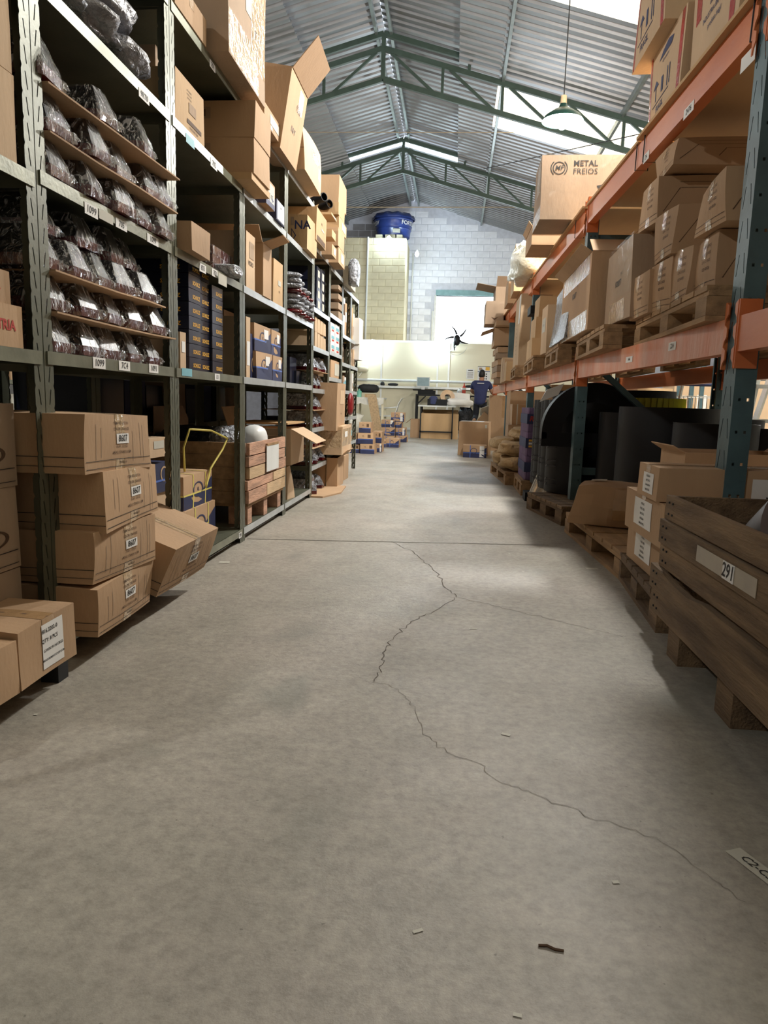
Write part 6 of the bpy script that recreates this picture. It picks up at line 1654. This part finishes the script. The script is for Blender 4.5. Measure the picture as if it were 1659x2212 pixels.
# left far: white table, leaning board, chair, bundle
WY = 17.6
a, b = ony(775, 858, WY), ony(829, 860, WY)
t = empty('white_table', (a.x - .5, WY, 0)); tag(t, 'white table draped with cloth behind the shelving end', 'table')
W2, H2 = b.x - a.x + .5, a.z
MB().box(0, W2, 0, .8, H2 - .03, H2).build('table_top', 'white_plastic', t)
for x in (.42, W2 - .05):
    for y in (.02, .74): MB().box(x, x + .05, y, y + .05, 0, H2 - .03).build('leg', 'panel_cream', t)
m = MB(); n = 14
vs = []
for j, (yy, zz) in enumerate(((.4, H2 + .004), (-.012, H2 + .004), (-.03, H2 - .06), (-.035, H2 - .14))):
    for k in range(n + 1): vs.append((W2 * k / n, yy - (.012 * math.sin(k * 1.9) if j > 1 else 0), zz - (.04 * abs(math.sin(k * .9)) if j == 3 else 0)))
m.add(vs, [(j * (n + 1) + k, j * (n + 1) + k + 1, (j + 1) * (n + 1) + k + 1, (j + 1) * (n + 1) + k) for j in range(3) for k in range(n)]).build('cloth', 'white_cloth', t, 3.2)
vbox('brown carton with papers on the white table', 788, 808, 851, WY + .2, H2 + .006, .4, 'card_or')
o = MB().blob((0, 0, .10), (.26, .14, .11), 8, 14, .08, .6, 17, 0).build('toner_case', 'black_matte', None, 3.2); c = ony(796, 845, WY + .4); o.location = (c.x, WY + .4, H2 + .12); tag(o, 'black case on the brown carton of the white table', 'case')
o = MB().lathe([(0, 0), (.06, 0), (.06, .14), (.02, .17), (.02, .2), (0, .2)], 14).build('bottle', 'teal_plastic', None, .7); c = ony(776, 850, WY + .2); o.location = (c.x, WY + .2, H2 + .006); tag(o, 'pale green bottle on the white table', 'bottle')
p0, p1 = ony(802.5, 853, WY - .15), onz(817, 936, .02)
m = MB(); bw_ = .11
o = m.add([], []) or m
m.prism([(-bw_, 0), (bw_, 0), (bw_, 1), (-bw_, 1)], p1, (1, 0, 0), tuple(p0 - p1), (0, 1, 0), .03)
o = m.build('wooden_board', 'wood_lt'); tag(o, 'pale wooden board leaning on the white table', 'board')
o = MB().blob((0, 0, .25), (.35, .28, .30), 12, 18, .16, .8, 23, 0).build('rag_heap', 'white_cloth', None, 3.2); c = onz(795, 925, 0); o.location = (c.x, 17.2, 0); tag(o, 'heap of pale cloth under the white table', 'cloth')
# white plastic chair seen from the side
cc = ony(838, 895, 18.4)
t = empty('plastic_chair', (cc.x, 18.4, 0), 0); tag(t, 'white plastic monobloc chair turned sideways by the partition', 'chair')
MB().box(-.24, .20, -.21, .21, .42, .45).build('seat', 'white_plastic', t)
m = MB(); prof = [(.16, .44), (.22, .60), (.26, .75), (.34, .88), (.40, .90)]
vs = [(x + (.018 if s else 0), y, z) for s in (0, 1) for x, z in prof for y in (-.20, .20)]
k = len(prof)
m.add(vs, [(2 * i, 2 * i + 1, 2 * i + 3, 2 * i + 2) for i in range(k - 1)] + [(2 * k + 2 * i, 2 * k + 2 * i + 2, 2 * k + 2 * i + 3, 2 * k + 2 * i + 1) for i in range(k - 1)] + [(2 * i, 2 * i + 2, 2 * k + 2 * i + 2, 2 * k + 2 * i) for i in range(k - 1)] + [(2 * i + 1, 2 * k + 2 * i + 1, 2 * k + 2 * i + 3, 2 * i + 3) for i in range(k - 1)] + [(2 * k - 2, 2 * k - 1, 4 * k - 1, 4 * k - 2)])
m.build('backrest', 'white_plastic', t)
for x, y in ((-.22, -.19), (-.22, .19), (.18, -.19), (.18, .19)): MB().bar((x, y, .42), (x * 1.12, y * 1.1, 0), .035).build('leg', 'white_plastic', t)
for y in (-.21, .21): MB().tube([(-.2, y, .42), (-.21, y, .62), (.22, y, .66)], .018, 6).build('armrest', 'white_plastic', t)
# beige fitting on the wall by the shelving end
c = ony(784, 797, PY - .13); o = MB().blob((0, 0, 0), (.17, .1, .09), 8, 14, .03, .6, 5).build('beige_housing', 'panel_cream', None, 3.2); o.location = c; tag(o, 'beige plastic housing on a bracket past the shelving end', 'fixture')
MB().tube([(0, .02, -.05), (-.12, 0, -.22)], .008, 6).build('bracket', 'alu', o)
# carton pile at the right of the far aisle
a = onz(1013, 986, .0)
carton('large carton with torn edge and paper on top at the far aisle', .13, .585, 11.15, 11.72, .001, .52, 'card', rz=-.12, decs=[T('W', 0, .2 - .15 * i, .05, 'REF', 'ink_brown') for i in range(4)] + [R('S', .42, .38, .07, .1, 'paper_old', 'label'), R('T', -.1, 0, .8, .6, 'paper', 'paper_sheet')])
o = vbox('blue and brown parcel box before the large far carton', 1001, 1052, 962, 10.75, .001, .3, 'card', decs=tt(True), seam=False)
for k, (px, py, rot_) in enumerate(((1050, 908, .6), (1054, 888, -.35))):
    c = ony(px, py, 13.0); o = MB().box(-.13, .13, -.01, .01, -.10, .10).build('card_sheet', ['card_lt', 'paper_old'][k]); o.location = c; o.rotation_euler = (.4, rot_, .3); tag(o, 'loose %s panel leaning at the far rack end' % ['card', 'grey and red'][k], 'cardboard sheet')
    if k: MB().box(.05, .13, -.012, .012, -.09, .10).build('red_corner', 'ink_red', o)
carton('plain carton standing upright at the far rack end', .62, 1.1, 12.6, 13.1, .001, .95, 'card', tape='S')
carton('dark stool box beside the worker', .35, .68, 19.5, 19.85, .001, .28, 'card_in')
o = MB().blob((0, 0, .32), (.26, .22, .36), 12, 16, .12, .75, 31, 0).build('black_bag', 'bag_black', None, 3.2); o.location = (.36, 20.2, .0); tag(o, 'black bin bag under the workbench beside the worker', 'plastic bag')

# ---------------------------------------------------------------- the worker
def skin(name, verts, edges, mat, parent=None, sub=2, loc=None):
    me = bpy.data.meshes.new(name); me.from_pydata([v[0] for v in verts], edges, []); me.update()
    o = obj(name, me, mat, parent, loc)
    md = o.modifiers.new('skin', 'SKIN'); md.use_smooth_shade = True
    for i, v in enumerate(verts):
        s = me.skin_vertices[0].data[i]; r = v[1]; s.radius = r if isinstance(r, tuple) else (r, r)
        s.use_root = (i == 0)
    ss = o.modifiers.new('subdiv', 'SUBSURF'); ss.levels = sub; ss.render_levels = sub
    return o
wx, wy = .70, 19.45
V = [((0, 0, .88), (.155, .11)), ((0, .02, 1.08), (.15, .105)), ((0, .06, 1.27), (.165, .11)), ((0, .08, 1.38), (.11, .085)), ((.0, .10, 1.45), .058), ((0, .14, 1.54), (.078, .09)), ((0, .15, 1.61), (.07, .08)),
     ((-.20, .09, 1.34), .06), ((-.26, .20, 1.14), .048), ((-.20, .42, 1.08), .038), ((-.17, .50, 1.08), .03),
     ((.20, .09, 1.34), .06), ((.27, .20, 1.14), .048), ((.30, .42, 1.08), .038), ((.29, .50, 1.08), .03),
     ((-.09, .0, .80), .085), ((-.11, .10, .47), .062), ((-.12, -.28, .36), .045), ((-.12, -.34, .30), .04),
     ((.10, .0, .80), .085), ((.10, .02, .46), .06), ((.10, .0, .10), .042), ((.10, .10, .05), .04)]
E_ = [(0, 1), (1, 2), (2, 3), (3, 4), (4, 5), (5, 6), (2, 7), (7, 8), (8, 9), (9, 10), (2, 11), (11, 12), (12, 13), (13, 14), (0, 15), (15, 16), (16, 17), (17, 18), (0, 19), (19, 20), (20, 21), (21, 22)]
body = skin('person', V, E_, 'skin', None, 2, (wx, wy, 0)); body.rotation_euler = (0, 0, -.12)
tag(body, 'person in navy t-shirt and dark trousers bending over the workbench', 'person')
skin('t_shirt', [((0, 0, .74), (.175, .135)), ((0, 0, .88), (.178, .135)), ((0, .02, 1.08), (.175, .13)), ((0, .055, 1.27), (.19, .13)), ((0, .075, 1.40), (.12, .10)), ((-.20, .09, 1.345), .085), ((-.245, .16, 1.20), .078), ((.20, .09, 1.345), .085), ((.25, .16, 1.20), .078)], [(0, 1), (1, 2), (2, 3), (3, 4), (3, 5), (5, 6), (3, 7), (7, 8)], 'shirt_navy', body)
skin('trousers', [((0, 0, .90), (.165, .12)), ((-.09, .0, .78), .10), ((-.11, .10, .47), .08), ((-.12, -.22, .385), .065), ((.10, .0, .78), .10), ((.10, .02, .46), .08), ((.10, .0, .10), .062)], [(0, 1), (1, 2), (2, 3), (0, 4), (4, 5), (5, 6)], 'trousers', body)
skin('shoe', [((-.12, -.30, .40), .05), ((-.12, -.33, .30), .052), ((-.12, -.34, .20), .045)], [(0, 1), (1, 2)], 'card_in', body)
skin('shoe', [((.10, -.03, .05), .05), ((.10, .08, .045), .05), ((.10, .18, .04), .042)], [(0, 1), (1, 2)], 'black_matte', body)
MB().blob((0, .115, 1.60), (.086, .10, .115), 14, 18, .02, .95, 3).build('hair', 'hair', body, 3.2)
for s in (-1, 1): MB().blob((s * .078, .14, 1.56), (.012, .02, .03), 6, 8).build('ear', 'skin', body, 3.2)
for sx in (-1, 1):
    for k in range(4):
        x0 = (-.185 if sx < 0 else .265) + k * .018
        skin('finger', [((x0, .52, 1.08), .009), ((x0 + .002, .56, 1.082), .008), ((x0 + .004, .59, 1.068 - .003 * k), .007)], [(0, 1), (1, 2)], 'skin', body, 1)
    xt = -.15 if sx < 0 else .255
    skin('thumb', [((xt - (0 if sx < 0 else .0), .50, 1.08), .010), ((xt + .025 * -sx, .54, 1.085), .008)], [(0, 1)], 'skin', body, 1)
m = MB().box(-.09, .09, -.115, -.110, 1.335, 1.355)
m.build('shirt_lettering', 'paper', body)

# ---------------------------------------------------------------- seen past the racking on the right
RYY = 10.5
vbox('pale plywood case beyond the racking', 1378, 1455, 838, 9.0, .001, .8, 'card_or')
vbox('tall pale carton wall beyond the racking', 1458, 1560, 826, 11.0, .001, .6, 'card_lt', decs=[R('S', .1, .1, .2, .5, 'paper', 'label')])
vbox('plywood case stacked low beyond the racking', 1440, 1500, 872, 9.6, .001, .6, 'ply', seam=False)
vbox('pale carton pile close to the right-hand ladder', 1580, 1720, 822, 9.0, .001, .6, 'card_lt')
# trolley
c = ony(1530, 900, 7.2)
t = empty('wire_trolley', (c.x, 7.2, 0)); tag(t, 'wire shopping trolley with blue handle beyond the racking', 'trolley')
for k in range(16): MB().tube([(-.28 + .036 * k, 0, .92), (-.24 + .032 * k, .02, .35)], .004, 5).build('basket_wire', 'alu', t)
for z in (.92, .78, .64, .5, .36):
    e = .28 - (.92 - z) * .07; MB().tube([(-e, 0, z), (e, 0, z), (e, .7, z), (-e, .7, z), (-e, 0, z)], .005, 5).build('basket_wire', 'alu', t)
MB().tube([(-.32, -.12, 1.03), (.32, -.12, 1.03)], .018, 8).build('handle', 'ink_blue', t)
for s in (-1, 1):
    MB().tube([(s * .30, -.12, 1.03), (s * .28, 0, .92), (s * .27, .05, .12)], .016, 6).build('upright', 'alu', t)
    for y in (.08, .66): MB().lathe([(0, -.015), (.055, -.015), (.055, .015), (0, .015)], 14).build('wheel', 'rubber', t)
i_ = 0
for ch in t.children:
    if ch.name.startswith('wheel'):
        ch.rotation_euler = (0, math.pi / 2, 0); ch.location = ((-.25 if i_ < 2 else .25), (.08, .66)[i_ % 2], .056); i_ += 1
MB().box(-.25, .25, .05, .68, .11, .13).build('base_frame', 'alu', t)
# ladder
c0, c1 = ony(1612, 955, 5.9), ony(1655, 815, 5.9)
t = empty('step_ladder', (c0.x, 5.9, 0)); tag(t, 'aluminium step ladder standing beyond the racking', 'ladder')
for s in (0, .36):
    MB().bar((s - .10, 0, 0), (s + .25 - s * .35, .25, 2.0), .025, .06).build('rail', 'alu', t)
    MB().bar((s - .10, .95, 0), (s + .25 - s * .35, .33, 2.0), .025, .05).build('rear_rail', 'alu', t)
for k in range(7):
    f_ = (k + .6) / 7.4; x0 = -.10 + .35 * f_; MB().box(x0, x0 + .36 - .126 * f_, .25 * f_ - .03, .25 * f_ + .05, 2 * f_, 2 * f_ + .03).build('tread', 'alu', t)
# dark wire frames of the next rack
for k, px in enumerate((1466, 1493, 1515)):
    c = ony(px, 850, 8.2); o = MB().box(-.02, .02, -.02, .02, 0, 1.9).build('steel_post', 'rack_blue'); o.location = (c.x, 8.2, 0); tag(o, 'dark blue steel post beyond the racking, %s from the aisle' % NUM[k], 'post', 'steel posts beyond the racking')

# ---------------------------------------------------------------- scraps on the floor
def scrap(px, py, w_, h_, rz_, mat, label, text=None):
    c = onz(px, py, .0015); o = MB().add([(-w_ / 2, -h_ / 2, 0), (w_ / 2, -h_ / 2, 0), (w_ / 2 * .95, h_ / 2, 0), (-w_ / 2, h_ / 2 * .93, 0)], [(0, 1, 2, 3)]).build('paper_scrap', mat); o.location = c; o.rotation_euler = (0, 0, rz_); tag(o, label, 'paper scrap', 'scraps on the floor')
    if text:
        vs, fs = text_geo(text, .01, .15); sz = min(h_ * .7, w_ * 1.3 / len(text))
        MB().add([(x * sz, y * sz, .0008) for x, y in vs], fs).build('lettering', 'ink', o)
scrap(1636, 1875, .11, .035, -1.15, 'paper_old', 'paper label reading C2-C5 stuck to the floor', 'C2-C5')
scrap(485, 1214, .05, .035, .2, 'paper_old', 'small worn label on the floor beside the bottom shelf')
scrap(1279, 1228, .06, .03, .1, 'paper_old', 'small worn label on the floor beside the pallet')
for k, (px, py) in enumerate(((1100, 1195), (1130, 1234), (655, 1156), (628, 1189), (983, 1189), (1060, 1290), (1022, 1358), (77, 1543), (1330, 1905), (903, 2010), (1118, 2192), (1093, 1586))):
    scrap(px, py, rgp.uniform(.008, .03), rgp.uniform(.006, .014), rgp.uniform(-.5, .5), 'paper_old', 'tiny pale scrap on the floor, %s by distance' % ['%s %s' % (q, r) for q in ('near', 'mid', 'far') for r in NUM][k])
o = MB().tube([(-.018, 0, .002), (-.006, .003, .003), (.006, .001, .002), (.018, .003, .002)], .0022, 5).build('twig', 'ink_brown'); c = onz(1190, 2052, 0); o.location = (c.x, c.y, 0); o.rotation_euler = (0, 0, -.25); tag(o, 'short dark twig lying on the concrete', 'twig')
